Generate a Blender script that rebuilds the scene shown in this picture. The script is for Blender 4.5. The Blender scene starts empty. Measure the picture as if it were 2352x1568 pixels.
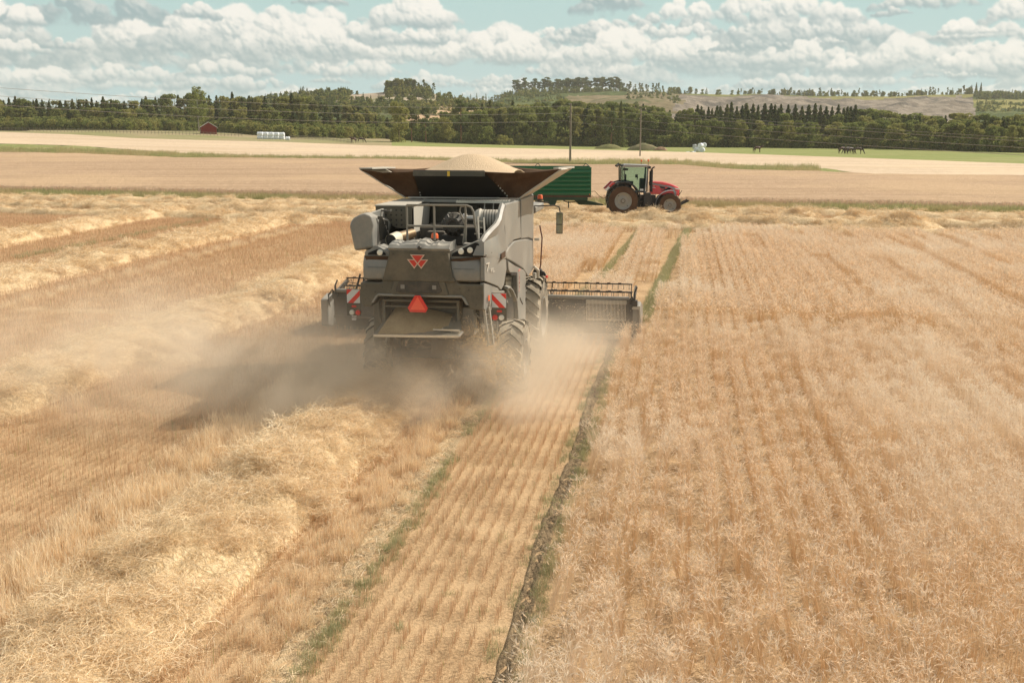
import bpy, bmesh, math, random
import numpy as np
from mathutils import Vector, Matrix
R_ = math.radians
sc = bpy.context.scene
rng = np.random.default_rng(7)
random.seed(7)
# ---------------------------------------------------------------- camera
CAM_H = 5.7; F = 2400.0; CX, CY, YH = 1176.0, 784.0, 295.0
PIT = math.atan((CY - YH) / F); cP, sP = math.cos(PIT), math.sin(PIT)
TH = math.atan(395 * cP / F)                     # heading of the field rows and of the harvester
cT, sT = math.cos(TH), math.sin(TH)
cam_d = bpy.data.cameras.new('camera'); cam = bpy.data.objects.new('camera', cam_d)
sc.collection.objects.link(cam); sc.camera = cam
cam.location = (0, 0, CAM_H); cam.rotation_euler = (math.pi / 2 - PIT, 0, 0)
cam_d.sensor_width = 36; cam_d.lens = F / 2352 * 36
cam_d.clip_start = 0.5; cam_d.clip_end = 12000
# ---------------------------------------------------------------- sun and exposure
SUN_AZ, SUN_EL = R_(66), R_(44)
sd = bpy.data.lights.new('sun', 'SUN'); sun = bpy.data.objects.new('sun', sd); sc.collection.objects.link(sun)
sd.energy = 4.5; sd.angle = R_(0.6); sd.color = (1.0, 0.93, 0.82)
sv = Vector((math.sin(SUN_AZ) * math.cos(SUN_EL), math.cos(SUN_AZ) * math.cos(SUN_EL), math.sin(SUN_EL)))
sun.rotation_euler = sv.to_track_quat('Z', 'Y').to_euler()
vs = sc.view_settings; vs.view_transform = 'Standard'; vs.look = 'None'; vs.gamma = 1; vs.exposure = 0.24
# ---------------------------------------------------------------- node helpers
class NT:
    def __init__(s, t): s.t = t; s.n = t.nodes; s.l = t.links
    def node(s, k, **kw):
        n = s.n.new(k)
        for a, b in kw.items(): setattr(n, a, b)
        return n
    def put(s, sock, v):
        if v is None: return
        if isinstance(v, bpy.types.NodeSocket): s.l.new(v, sock)
        elif isinstance(v, (tuple, list)) and sock.type == 'RGBA' and len(v) == 3: sock.default_value = (*v, 1)
        else: sock.default_value = v
    def m(s, op, a, b=None, c=None, clamp=False):
        n = s.node('ShaderNodeMath', operation=op, use_clamp=clamp)
        for i, v in enumerate((a, b, c)):
            if v is not None: s.put(n.inputs[i], v)
        return n.outputs[0]
    def mix(s, f, a, b, bt='MIX'):
        n = s.node('ShaderNodeMix', data_type='RGBA', blend_type=bt)
        s.put(n.inputs[0], f); s.put(n.inputs[6], a); s.put(n.inputs[7], b)
        return n.outputs[2]
    def ss(s, v, a, b):
        n = s.node('ShaderNodeMapRange', interpolation_type='SMOOTHSTEP')
        s.put(n.inputs[0], v); s.put(n.inputs[1], a); s.put(n.inputs[2], b)
        return n.outputs[0]
    def xyz(s, x, y, z):
        n = s.node('ShaderNodeCombineXYZ')
        for i, v in enumerate((x, y, z)): s.put(n.inputs[i], v)
        return n.outputs[0]
    def noise(s, vec, scale, detail=3, rough=.5, dist=0, color=False):
        n = s.node('ShaderNodeTexNoise')
        s.put(n.inputs['Vector'], vec); n.inputs['Scale'].default_value = scale
        n.inputs['Detail'].default_value = detail; n.inputs['Roughness'].default_value = rough
        n.inputs['Distortion'].default_value = dist
        return n.outputs[1 if color else 0]
    def ramp(s, f, stops):
        n = s.node('ShaderNodeValToRGB'); e = n.color_ramp.elements
        while len(e) < len(stops): e.new(.5)
        for i, (p, c) in enumerate(stops): e[i].position = p; e[i].color = (*c, 1)
        s.put(n.inputs[0], f); return n.outputs[0]
# ---------------------------------------------------------------- sky
world = bpy.data.worlds.new('World'); sc.world = world; world.use_nodes = True
W = NT(world.node_tree); W.n.clear()
out = W.node('ShaderNodeOutputWorld')
sky = W.node('ShaderNodeTexSky', sky_type='NISHITA'); sky.sun_disc = False
sky.sun_elevation = SUN_EL; sky.sun_rotation = SUN_AZ; sky.dust_density = 1.5; sky.ozone_density = 1.6
tc = W.node('ShaderNodeTexCoord'); sx = W.node('ShaderNodeSeparateXYZ'); W.l.new(tc.outputs['Generated'], sx.inputs[0])
az = W.m('MULTIPLY', W.m('ARCTAN2', sx.outputs[0], sx.outputs[1]), 57.2958)
el = W.m('MULTIPLY', W.m('ARCSINE', sx.outputs[2]), 57.2958)
def make_clouds():
    "pixels of the cloud belt: azimuth -60..60 deg, elevation -0.5..9 deg, drawn as lit heaps of puffs"
    rg = np.random.default_rng(11)
    PD = 34.0; Wd, Hd = int(120 * PD), int(9.5 * PD)
    def vn(h, w, cell, seed):
        g = np.random.default_rng(seed).random((int(h / cell) + 3, int(w / cell) + 3))
        y = np.arange(h) / cell; x = np.arange(w) / cell; yi = y.astype(int); xi = x.astype(int)
        fy = (y - yi)[:, None]; fx = (x - xi)[None]; fy = fy * fy * (3 - 2 * fy); fx = fx * fx * (3 - 2 * fx)
        a = g[yi][:, xi]; b = g[yi][:, xi + 1]; c = g[yi + 1][:, xi]; d = g[yi + 1][:, xi + 1]
        return (a * (1 - fx) + b * fx) * (1 - fy) + (c * (1 - fx) + d * fx) * fy
    fb = sum(vn(Hd, Wd, 40 / 2 ** k, 5 + k) * .55 ** k for k in range(5)); fb = (fb - fb.mean()) / fb.std()
    fb2 = sum(vn(Hd, Wd, 9 / 1.8 ** k, 25 + k) * .6 ** k for k in range(3)); fb2 = (fb2 - fb2.mean()) / fb2.std()
    st = sum(np.repeat(vn(Hd * 1, Wd // 6 + 1, 14 / 2 ** k, 45 + k), 6, 1)[:, :Wd] * .5 ** k for k in range(3)); st = (st - st.mean()) / st.std()
    elg = (np.arange(Hd) / PD - .5)[:, None] * np.ones((1, Wd))
    t = np.clip(elg / 7, 0, 1)[..., None]
    col = np.array([.50, .64, .655]) * (1 - t) + np.array([.455, .645, .63]) * t
    col = np.broadcast_to(col, (Hd, Wd, 3)).copy()
    # thin far bands near the horizon
    def over(y0, y1, x0, x1, c, a): col[y0:y1, x0:x1] = col[y0:y1, x0:x1] * (1 - a[..., None]) + c * a[..., None]
    band = np.clip(st * .5 + .35, 0, 1) * np.clip(1 - abs(elg - 1.3) / 1.6, 0, 1)
    over(0, Hd, 0, Wd, np.array([.74, .78, .73]), band * .75)
    L = np.array([.62, .66, .42]); L = L / np.linalg.norm(L)
    def cloud(ca, eb, w, h, far=0.0, dark=0.0, flat=0.0):
        cx = (ca + 60) * PD; by = (eb + .5) * PD; w *= PD; h *= PD
        pad = int(h * .5 + 8); x0 = int(max(0, cx - w / 2 - pad)); x1 = int(min(Wd, cx + w / 2 + pad))
        y0 = int(max(0, by - h * .25 - 3)); y1 = int(min(Hd, by + h * 1.35 + 6))
        if x1 - x0 < 4 or y1 - y0 < 4: return
        X, Y = np.meshgrid(np.arange(x0, x1), np.arange(y0, y1)); X = X + fb[y0:y1, x0:x1] * h * .035; Y = Y + fb2[y0:y1, x0:x1] * h * .02
        Hm = np.full(X.shape, -1e3); n = int(16 + 26 * min(2.2, w / h / 1.6))
        ph = rg.random(3) * 6.3
        for i in range(n):
            u = rg.uniform(-1, 1); env = (1 - abs(u) ** 2.2) * (.55 + .45 * abs(np.sin(u * (2.1 + w / h * .5) + ph[0]))) * (1 - flat * .4)
            r = h * rg.uniform(.10, .30) * (.5 + .6 * env); yy = rg.uniform(0, 1) ** .8 * max(env * h - r * .8, 0)
            xx = cx + u * (w / 2 - r); z0 = -rg.uniform(0, .3) * h
            d2 = (X - xx) ** 2 + ((Y - by - yy) * 1.08) ** 2
            Hm = np.maximum(Hm, z0 + np.where(d2 < r * r * 1.0, np.sqrt(np.clip(r * r - d2, 0, None)), -(np.sqrt(d2) - r) * 3.0))
        Hm = Hm + fb2[y0:y1, x0:x1] * h * .022 + fb[y0:y1, x0:x1] * h * .07
        gy, gx = np.gradient(Hm); gx = np.clip(gx, -2.5, 2.5); gy = np.clip(gy, -2.5, 2.5)
        for _ in range(2):
            for G in (gx, gy): G[1:-1, 1:-1] = (G[1:-1, 1:-1] * 2 + G[:-2, 1:-1] + G[2:, 1:-1] + G[1:-1, :-2] + G[1:-1, 2:]) / 6
        nl = (-gx * L[0] - gy * L[1] + L[2]) / np.sqrt(gx ** 2 + gy ** 2 + 1)
        for _ in range(2): nl[1:-1, 1:-1] = (nl[1:-1, 1:-1] * 2 + nl[:-2, 1:-1] + nl[2:, 1:-1] + nl[1:-1, :-2] + nl[1:-1, 2:]) / 6
        rel = np.clip((Y - by) / h, 0, 1)
        lit = .28 + nl * .32 + (rel ** .8) * .62 - dark + fb[y0:y1, x0:x1] * .05
        lit = np.clip(lit, 0, 1); lit = lit * lit * (3 - 2 * lit)
        lit = lit * np.clip((Y - by) / (h * .34) * .72 + .28, 0.08, 1)
        lo = np.array([.335, .445, .465]); hi = np.array([.93, .90, .83]); lo = lo + (np.array([.50, .62, .61]) - lo) * far; hi = hi + (np.array([.70, .76, .72]) - hi) * far * .6
        c = lo + (hi - lo) * lit[..., None]
        a = np.clip((Hm + h * .38) / (h * .30), 0, 1); a = a * a * (3 - 2 * a)
        bs = np.clip((Y - by + h * .08 + fb[y0:y1, x0:x1] * h * .07) / (h * .24), 0, 1)
        over(y0, y1, x0, x1, c, a * bs * bs * (3 - 2 * bs) * (.96 - far * .3))
    def ae(px, py):
        a = (px - 1176) / 2400; b = (784 - py) / 2400; X, Y_, Z = a, cP + b * sP, b * cP - sP
        return math.degrees(math.atan2(X, Y_)), math.degrees(math.atan2(Z, math.hypot(X, Y_)))
    cl = []
    def C(px0, px1, top, base, far=0., dark=0., flat=0.):
        a0, e0 = ae(px0, base); a1, _ = ae(px1, base); _, e1 = ae((px0 + px1) / 2, top)
        cl.append(((a0 + a1) / 2, e0, a1 - a0, max(e1 - e0, .15), far, dark, flat))
    for i in range(250):      # random population, larger and higher when nearer
        k = rg.random(); py = 262 - 175 * k ** 1.25; px = rg.uniform(-1500, 3900); w = rg.uniform(70, 330) * (.55 + 1.1 * k); h = w * rg.uniform(.13, .27) + 4
        C(px, px + w, py - h, py, far=max(0, .68 - .8 * k), dark=rg.uniform(-.08, .16) if rg.random() < .7 else .28, flat=rg.uniform(0, .5))
    for px in list(range(-1500, -60, 260)) + list(range(2420, 3900, 260)): C(px, px + 330, 10 + rg.uniform(-40, 30), 75 + rg.uniform(-20, 30), dark=.05)
    for a in [(60, 340, 95, 158, .1, .0), (-60, 130, 88, 120, .1, .05), (150, 460, 140, 190, .2, .12), (0, 200, 150, 195, .25), (400, 640, 128, 178, .15, .12), (640, 960, 118, 178, .1, -.02),
              (520, 900, 60, 140, 0, -.02), (900, 1010, 60, 100, 0, 0), (940, 1330, 66, 150, 0, -.04), (1180, 1470, 92, 185, .05, .02), (1250, 1640, 60, 150, .0, .0), (1450, 1720, 70, 150, .05, .03), (1600, 1860, 84, 122, .0, .42, .6), (1700, 1990, 92, 150, .1, .08),
              (1880, 1985, 122, 166, .0, -.05), (1960, 2200, 70, 165, .08, .05), (2120, 2260, 118, 160, 0, -.03), (2180, 2420, 90, 175, .1, .1), (2060, 2300, 160, 182, .2, .3, .5), (2140, 2262, 42, 82, 0, -.06), (2230, 2300, 60, 80, 0, 0), (1640, 2010, 158, 208, .2, .28, .6),
              (880, 1250, 178, 205, .3, .3, .6), (340, 720, 160, 205, .25, .2, .5), (600, 700, 205, 222, .3, 0), (-40, 480, -45, 56, 0, .52, .6), (10, 110, 2, 56, 0, -.02), (200, 600, 22, 118, 0, -.02), (330, 700, -4, 100, 0, -.03), (480, 860, 30, 128, 0, .02), (380, 520, 0, 40, 0, .2),
              (670, 800, -30, 10, 0, .2, .5), (1310, 1500, -50, 30, 0, .35, .3), (1480, 1660, -8, 55, 0, -.04), (1560, 1990, -30, 60, 0, .04), (1990, 2260, -40, 24, 0, .12), (2240, 2420, -20, 60, 0, .05), (2000, 2110, 10, 40, 0, .35, .5), (810, 1070, -34, 62, 0, -.02), (905, 1050, -12, 60, 0, -.04)]:
        C(*a)
    nh = 39
    rnd, hand = cl[:-nh], cl[-nh:]
    rnd.sort(key=lambda c: c[1])
    for c in rnd: cloud(*c)
    for c in hand: cloud(*c)
    for _ in range(2): col[1:-1, 1:-1] = (col[1:-1, 1:-1] * 4 + col[:-2, 1:-1] + col[2:, 1:-1] + col[1:-1, :-2] + col[1:-1, 2:]) / 8
    return np.clip(col, 0, 1)

cpx = make_clouds(); ih, iw, _ = cpx.shape
cimg = bpy.data.images.new('cloud_belt', iw, ih, alpha=False, float_buffer=True); cimg.colorspace_settings.name = 'Linear Rec.709'
cimg.pixels.foreach_set(np.concatenate([cpx, np.ones((ih, iw, 1))], 2).astype(np.float32).ravel()); cimg.update(); cimg.pack()
base = W.mix(1.0, sky.outputs[0], (0.120, 0.103, 0.078), 'MULTIPLY')
ti = W.node('ShaderNodeTexImage', image=cimg, extension='MIRROR', interpolation='Cubic')
W.put(ti.inputs[0], W.xyz(W.m('MULTIPLY_ADD', az, 1 / 120, .5), W.m('MULTIPLY_ADD', el, 1 / 9.5, .5 / 9.5), 0))
hi = W.noise(tc.outputs['Generated'], 3.0, 3, .5)
upper = W.mix(W.ss(hi, .42, .60), base, (.62, .64, .62))
col = W.mix(W.ss(el, 7.2, 9.0), ti.outputs[0], upper)
col = W.mix(W.ss(el, -.2, -.45), col, (.50, .60, .60))
bg = W.node('ShaderNodeBackground'); W.put(bg.inputs[0], col); bg.inputs[1].default_value = 0.89
W.l.new(bg.outputs[0], out.inputs[0])
# ---------------------------------------------------------------- terrain helpers
def S(t): t = np.clip(t, 0, 1); return t * t * (3 - 2 * t)
def hz(X, Y):
    X = np.asarray(X, float); Y = np.asarray(Y, float)
    return 5.2 * S((Y - 100) / 270) * S((-X + 40) / 200) + .25 * S((Y - 95) / 40) * np.sin(X * .031 + 1) * np.sin(Y * .05)
def ray(px, py):
    a = (px - CX) / F; b = (CY - py) / F
    return np.array([a, cP + b * sP, b * cP - sP])
def ats(px, py, z0=0.0):
    "points of the terrain (raised by z0) seen at those places of the photograph"
    px = np.asarray(px, float); py = np.asarray(py, float); a_ = (px - CX) / F; b_ = (CY - py) / F
    r = np.stack([a_ + 0 * b_, cP + b_ * sP + 0 * a_, b_ * cP - sP + 0 * a_], -1)
    f = lambda t: CAM_H + r[..., 2] * t - (hz(r[..., 0] * t, r[..., 1] * t) + z0)
    ts = 3.0 * 1.02 ** np.arange(320); ok = np.zeros(r.shape[:-1], bool); hi = np.full(r.shape[:-1], ts[-1])
    for t in ts:
        n_ = (f(t) <= 0) & ~ok; hi = np.where(n_, t, hi); ok |= n_
    a, b = hi / 1.02, hi
    for _ in range(26):
        m_ = (a + b) / 2; p_ = f(m_) > 0; a = np.where(p_, m_, a); b = np.where(p_, b, m_)
    X, Y = r[..., 0] * a, r[..., 1] * a; return np.stack([X, Y, hz(X, Y) + z0], -1)
def at(px, py, z0=0.0): return ats(px, py, z0)
def atY(px, py, Y):
    r = ray(px, py); t = Y / r[1]; return np.array([r[0] * t, Y, CAM_H + r[2] * t])
def uv2w(u, v): return (u * cT + v * sT, -u * sT + v * cT)
def w2uv(X, Y): return (X * cT - Y * sT, X * sT + Y * cT)
def interp(pts):
    xs = [p[0] for p in pts]; ys = [p[1] for p in pts]; return lambda x: np.interp(x, xs, ys)
# ---------------------------------------------------------------- object helpers
def link(o): sc.collection.objects.link(o); return o
def mesh_obj(name, v, f, m=None, parent=None, smooth=False, linked=True):
    me = bpy.data.meshes.new(name); me.from_pydata([tuple(map(float, p)) for p in v], [], [tuple(map(int, q)) for q in f]); me.update()
    o = bpy.data.objects.new(name, me)
    if linked: link(o)
    if m is not None:
        for q in (m if isinstance(m, list) else [m]): me.materials.append(q)
    if parent: o.parent = parent
    if smooth: me.polygons.foreach_set('use_smooth', [True] * len(me.polygons))
    return o
def fast_mesh(name, v, f, attrs=None, mats=(), matidx=None):
    "numpy mesh: v (n,3); f (m,k) all with the same number of corners; attrs name->per-vertex float"
    me = bpy.data.meshes.new(name); v = np.asarray(v, np.float32); f = np.asarray(f, np.int32)
    me.vertices.add(len(v)); me.vertices.foreach_set('co', v.ravel())
    k = f.shape[1]; me.loops.add(f.size); me.loops.foreach_set('vertex_index', f.ravel())
    me.polygons.add(len(f)); me.polygons.foreach_set('loop_start', np.arange(0, f.size, k, dtype=np.int32))
    if matidx is not None: me.polygons.foreach_set('material_index', np.asarray(matidx, np.int32))
    for q in mats: me.materials.append(q)
    me.update(calc_edges=True)
    for n_, a in (attrs or {}).items():
        at_ = me.attributes.new(n_, 'FLOAT', 'POINT'); at_.data.foreach_set('value', np.asarray(a, np.float32))
    return me
def tag(o, label=None, cat=None, group=None, kind=None):
    if label: o['label'] = label
    if cat: o['category'] = cat
    if group: o['group'] = group
    if kind: o['kind'] = kind
    return o
def empty(name, loc=(0, 0, 0), rz=0, parent=None):
    o = link(bpy.data.objects.new(name, None)); o.location = loc; o.rotation_euler = (0, 0, rz); o.empty_display_size = .2
    if parent: o.parent = parent
    return o
def copy_tree(o, parent=None):
    c = o.copy(); link(c); c.parent = parent
    for ch in o.children: copy_tree(ch, c)
    return c
def material(name):
    m = bpy.data.materials.new(name); m.use_nodes = True
    t = NT(m.node_tree); return m, t, m.node_tree.nodes['Principled BSDF']
def setp(t, b, **kw):
    for k, v in kw.items(): t.put(b.inputs[k.replace('_', ' ')], v)
def geo_pos(t): return t.node('ShaderNodeNewGeometry').outputs['Position']
def attr(t, n): return t.node('ShaderNodeAttribute', attribute_name=n).outputs['Fac']
SRC = {}
def source_collection(name, meshes):
    c = bpy.data.collections.new(name)
    for i, me in enumerate(meshes):
        c.objects.link(bpy.data.objects.new('%s_%02d' % (name, i), me))
    SRC[name] = (c, len(meshes)); return c
def scatter_mod(o, coll, real=False):
    "instances of the collection's meshes on the loose vertices that carry sel = 1; the faces of the object stay"
    ng = bpy.data.node_groups.new('scatter', 'GeometryNodeTree')
    ng.interface.new_socket('Geometry', in_out='INPUT', socket_type='NodeSocketGeometry')
    ng.interface.new_socket('Geometry', in_out='OUTPUT', socket_type='NodeSocketGeometry')
    N = ng.nodes; L = ng.links
    gi = N.new('NodeGroupInput'); go = N.new('NodeGroupOutput')
    def na(n_, dt):
        a = N.new('GeometryNodeInputNamedAttribute'); a.data_type = dt; a.inputs[0].default_value = n_; return a.outputs[0]
    iop = N.new('GeometryNodeInstanceOnPoints'); ci = N.new('GeometryNodeCollectionInfo')
    ci.inputs[0].default_value = coll; ci.inputs['Separate Children'].default_value = True; ci.inputs['Reset Children'].default_value = True
    L.new(gi.outputs[0], iop.inputs['Points']); L.new(ci.outputs[0], iop.inputs['Instance'])
    iop.inputs['Pick Instance'].default_value = True
    L.new(na('idx', 'INT'), iop.inputs['Instance Index']); L.new(na('sel', 'BOOLEAN'), iop.inputs['Selection'])
    L.new(na('rot', 'FLOAT_VECTOR'), iop.inputs['Rotation']); L.new(na('scl', 'FLOAT_VECTOR'), iop.inputs['Scale'])
    jg = N.new('GeometryNodeJoinGeometry'); L.new(gi.outputs[0], jg.inputs[0]); L.new(iop.outputs[0], jg.inputs[0])
    if real:
        rz_ = N.new('GeometryNodeRealizeInstances'); L.new(jg.outputs[0], rz_.inputs[0]); L.new(rz_.outputs[0], go.inputs[0])
    else: L.new(jg.outputs[0], go.inputs[0])
    md = o.modifiers.new('scatter', 'NODES'); md.node_group = ng
def scatter(name, P, rot, scl, idx, coll, base=None, mats=(), real=False):
    "P (n,3) points; base = (verts, quads) of an optional surface of the same object"
    P = np.asarray(P, np.float32).reshape(-1, 3); n = len(P)
    bv, bf = base if base else (np.zeros((0, 3)), np.zeros((0, 4), int))
    nb = len(bv); me = bpy.data.meshes.new(name)
    allv = np.vstack([np.asarray(bv, np.float32).reshape(-1, 3), P])
    me.vertices.add(len(allv)); me.vertices.foreach_set('co', allv.ravel())
    if len(bf):
        bf = np.asarray(bf, np.int32); me.loops.add(bf.size); me.loops.foreach_set('vertex_index', bf.ravel())
        me.polygons.add(len(bf)); me.polygons.foreach_set('loop_start', np.arange(0, bf.size, 4, dtype=np.int32))
        me.polygons.foreach_set('use_smooth', np.ones(len(bf), bool))
    for q in mats: me.materials.append(q)
    me.update(calc_edges=True)
    def full(a, w, dt):
        r = np.zeros((nb + n, w), dt); r[nb:] = np.asarray(a, dt).reshape(n, -1) if np.ndim(a) else a; return r
    rr = np.zeros((n, 3), np.float32); rot = np.asarray(rot, np.float32)
    if rot.ndim == 2: rr[:] = rot
    else: rr[:, 2] = rot
    ss = np.ones((n, 3), np.float32); scl = np.asarray(scl, np.float32)
    ss[:] = scl if scl.ndim == 2 else (scl[:, None] if scl.ndim else scl)
    a = me.attributes.new('rot', 'FLOAT_VECTOR', 'POINT'); a.data.foreach_set('vector', full(rr, 3, np.float32).ravel())
    a = me.attributes.new('scl', 'FLOAT_VECTOR', 'POINT'); a.data.foreach_set('vector', full(ss, 3, np.float32).ravel())
    a = me.attributes.new('idx', 'INT', 'POINT'); a.data.foreach_set('value', full(idx, 1, np.int32).ravel())
    a = me.attributes.new('sel', 'BOOLEAN', 'POINT'); a.data.foreach_set('value', full(1, 1, bool).ravel())
    o = link(bpy.data.objects.new(name, me)); scatter_mod(o, coll, real); return o
# ---------------------------------------------------------------- value noise for shapes
def vn2(x, y, seed=0):
    x = np.asarray(x, float); y = np.asarray(y, float); xi = np.floor(x).astype(np.int64); yi = np.floor(y).astype(np.int64)
    def h(a, b):
        n = (a * 374761393 + b * 668265263 + seed * 144665) & 0xffffffff; n = ((n ^ (n >> 13)) * 1274126177) & 0xffffffff
        return ((n ^ (n >> 16)) & 0xffff) / 65535.0
    fx = x - xi; fy = y - yi; fx = fx * fx * (3 - 2 * fx); fy = fy * fy * (3 - 2 * fy)
    return (h(xi, yi) * (1 - fx) + h(xi + 1, yi) * fx) * (1 - fy) + (h(xi, yi + 1) * (1 - fx) + h(xi + 1, yi + 1) * fx) * fy
def fbm(x, y, seed=0, oct=3): return sum(vn2(x * 2 ** k, y * 2 ** k, seed + k) * .5 ** k for k in range(oct)) / (2 - .5 ** (oct - 1))
# ---------------------------------------------------------------- plant materials (colour runs up the stem, differs stem by stem)
def plant_mat(name, low, top, ear, var=.18, transl=.3, patch=None, green=None):
    m, t, b = material(name)
    c = attr(t, 'c'); r = attr(t, 'r')
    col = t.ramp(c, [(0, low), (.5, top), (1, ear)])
    k = t.m('MULTIPLY_ADD', r, 2 * var, 1 - var)
    hs = t.node('ShaderNodeHueSaturation'); hs.inputs['Saturation'].default_value = 1; t.put(hs.inputs['Value'], k); t.put(hs.inputs['Color'], col); col = hs.outputs[0]
    if patch:
        n = t.noise(geo_pos(t), patch[0], 3, .55); col = t.mix(t.m('MULTIPLY', t.ss(n, patch[2], patch[3]), patch[4]), col, patch[1])
    if green: col = t.mix(t.m('GREATER_THAN', r, 1 - green[0]), col, green[1])
    t.n.remove(b); o = t.n['Material Output']
    d = t.node('ShaderNodeBsdfDiffuse'); d.inputs['Roughness'].default_value = .6; tr = t.node('ShaderNodeBsdfTranslucent')
    gl = t.node('ShaderNodeBsdfGlossy'); gl.inputs['Roughness'].default_value = .42; gl.inputs['Color'].default_value = (.9, .85, .75, 1)
    t.put(d.inputs['Color'], col); t.put(tr.inputs['Color'], col)
    ms = t.node('ShaderNodeMixShader'); ms.inputs[0].default_value = transl; t.l.new(d.outputs[0], ms.inputs[1]); t.l.new(tr.outputs[0], ms.inputs[2])
    m2 = t.node('ShaderNodeMixShader'); m2.inputs[0].default_value = .05; t.l.new(ms.outputs[0], m2.inputs[1]); t.l.new(gl.outputs[0], m2.inputs[2])
    t.l.new(m2.outputs[0], o.inputs[0]); return m
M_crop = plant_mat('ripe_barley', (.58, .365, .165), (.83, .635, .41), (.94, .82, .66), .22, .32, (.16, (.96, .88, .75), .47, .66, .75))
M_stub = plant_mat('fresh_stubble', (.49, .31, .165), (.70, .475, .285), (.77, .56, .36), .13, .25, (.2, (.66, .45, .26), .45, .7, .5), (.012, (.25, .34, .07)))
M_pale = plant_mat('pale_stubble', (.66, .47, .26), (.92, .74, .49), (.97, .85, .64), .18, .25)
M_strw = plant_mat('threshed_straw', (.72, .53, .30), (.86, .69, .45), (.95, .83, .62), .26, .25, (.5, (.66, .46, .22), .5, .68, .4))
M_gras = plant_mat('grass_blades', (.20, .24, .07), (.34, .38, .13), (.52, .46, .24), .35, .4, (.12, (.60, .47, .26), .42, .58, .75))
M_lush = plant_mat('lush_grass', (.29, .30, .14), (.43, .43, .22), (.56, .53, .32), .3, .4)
# ---------------------------------------------------------------- plant units
def strips(base, d1, d2, w, side):
    "two-segment strips: base (n,3), steps d1, d2, width w, side vector -> verts (n,6,3), tris"
    n = len(base); a = base; b = base + d1; c = b + d2; s = side * w[:, None] / 2
    v = np.stack([a - s, a + s, b - s * .9, b + s * .9, c - s * .6, c + s * .6], 1)
    t = np.array([[0, 1, 3], [0, 3, 2], [2, 3, 5], [2, 5, 4]]); f = (t[None] + 6 * np.arange(n)[:, None, None]).reshape(-1, 3)
    return v.reshape(-1, 3), f
def unit(kind, size, nrow, per, h, hv, w, lean, seed, mat, laid=0.0):
    g = np.random.default_rng(seed); V = []; Fc = []; Cc = []; Rr = []; off = 0
    n = nrow * per
    if nrow:
        k_ = np.arange(nrow); xr = (k_ + .5) * size / nrow - size / 2 + (np.where(k_ % 2 == 0, .034, -.034) if kind == 'crop' else 0)
        x = np.repeat(xr, per) + g.normal(0, .016, n)
    else: n = per; x = g.uniform(-size / 2, size / 2, n)
    y = np.concatenate([(g.permutation(per) + g.random(per)) / per for _ in range(max(nrow, 1))]) * size - size / 2
    H = np.clip(g.normal(h, hv, n), h * .3, None); r = g.random(n)
    ang = g.uniform(0, 6.283, n); ln = np.abs(g.normal(0, lean, n)); lay = g.random(n) < laid; ln = np.where(lay, g.uniform(.7, 1.3, n), ln)
    dirv = np.stack([np.cos(ang), np.sin(ang)], 1)
    base = np.stack([x, y, np.zeros(n)], 1); a1 = ln * .6; a2 = ln * 1.5
    def step(L, a): return np.concatenate([dirv * (L * np.sin(a))[:, None], (L * np.cos(a))[:, None]], 1)
    d1 = step(H * .55, a1); d2 = step(H * .45, np.clip(a2, 0, 1.75))
    sa = g.uniform(0, 6.283, n) if kind != 'crop' else g.normal(0, .7, n); side = np.stack([np.cos(sa), np.sin(sa), np.zeros(n)], 1)
    v, f = strips(base, d1, d2, g.uniform(.7, 1.3, n) * w, side)
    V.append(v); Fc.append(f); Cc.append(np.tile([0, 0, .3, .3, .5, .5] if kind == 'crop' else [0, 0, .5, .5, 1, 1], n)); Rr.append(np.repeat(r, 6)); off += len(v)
    if kind == 'crop':
        top = base + d1 + d2; ea = np.clip(a2 + g.uniform(.3, 1.5, n), 0, 2.4); el_ = g.uniform(.07, .10, n) * (w / .004) ** .5
        e = step(el_, ea); perp = np.stack([-dirv[:, 1], dirv[:, 0], np.zeros(n)], 1); up = np.cross(perp, e); up /= np.linalg.norm(up, axis=1, keepdims=True) + 1e-9
        ww = (.0085 * (w / .004))
        for pr in (perp, up):
            q = np.stack([top, top + e * .4 + pr * ww, top + e, top + e * .4 - pr * ww], 1).reshape(-1, 3)
            t = (np.array([[0, 1, 2], [0, 2, 3]])[None] + 4 * np.arange(n)[:, None, None]).reshape(-1, 3) + off
            V.append(q); Fc.append(t); Cc.append(np.tile([.7, .9, .9, .9], n)); Rr.append(np.repeat(r, 4)); off += len(q)
        for k in range(3):
            aw = e / np.linalg.norm(e, axis=1, keepdims=True) + g.normal(0, .28, (n, 3)); aw *= g.uniform(.05, .09, n)[:, None] * (w / .0034) ** .5; b0 = top + e * .55
            q = np.stack([b0 - perp * ww * .30, b0 + perp * ww * .30, b0 + aw], 1).reshape(-1, 3)
            t = (np.array([[0, 1, 2]])[None] + 3 * np.arange(n)[:, None, None]).reshape(-1, 3) + off
            V.append(q); Fc.append(t); Cc.append(np.full(len(q), 1.0)); Rr.append(np.repeat(r, 3)); off += len(q)
    return fast_mesh('plant_unit', np.vstack(V), np.vstack(Fc), {'c': np.concatenate(Cc), 'r': np.concatenate(Rr)}, (mat,))
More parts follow.
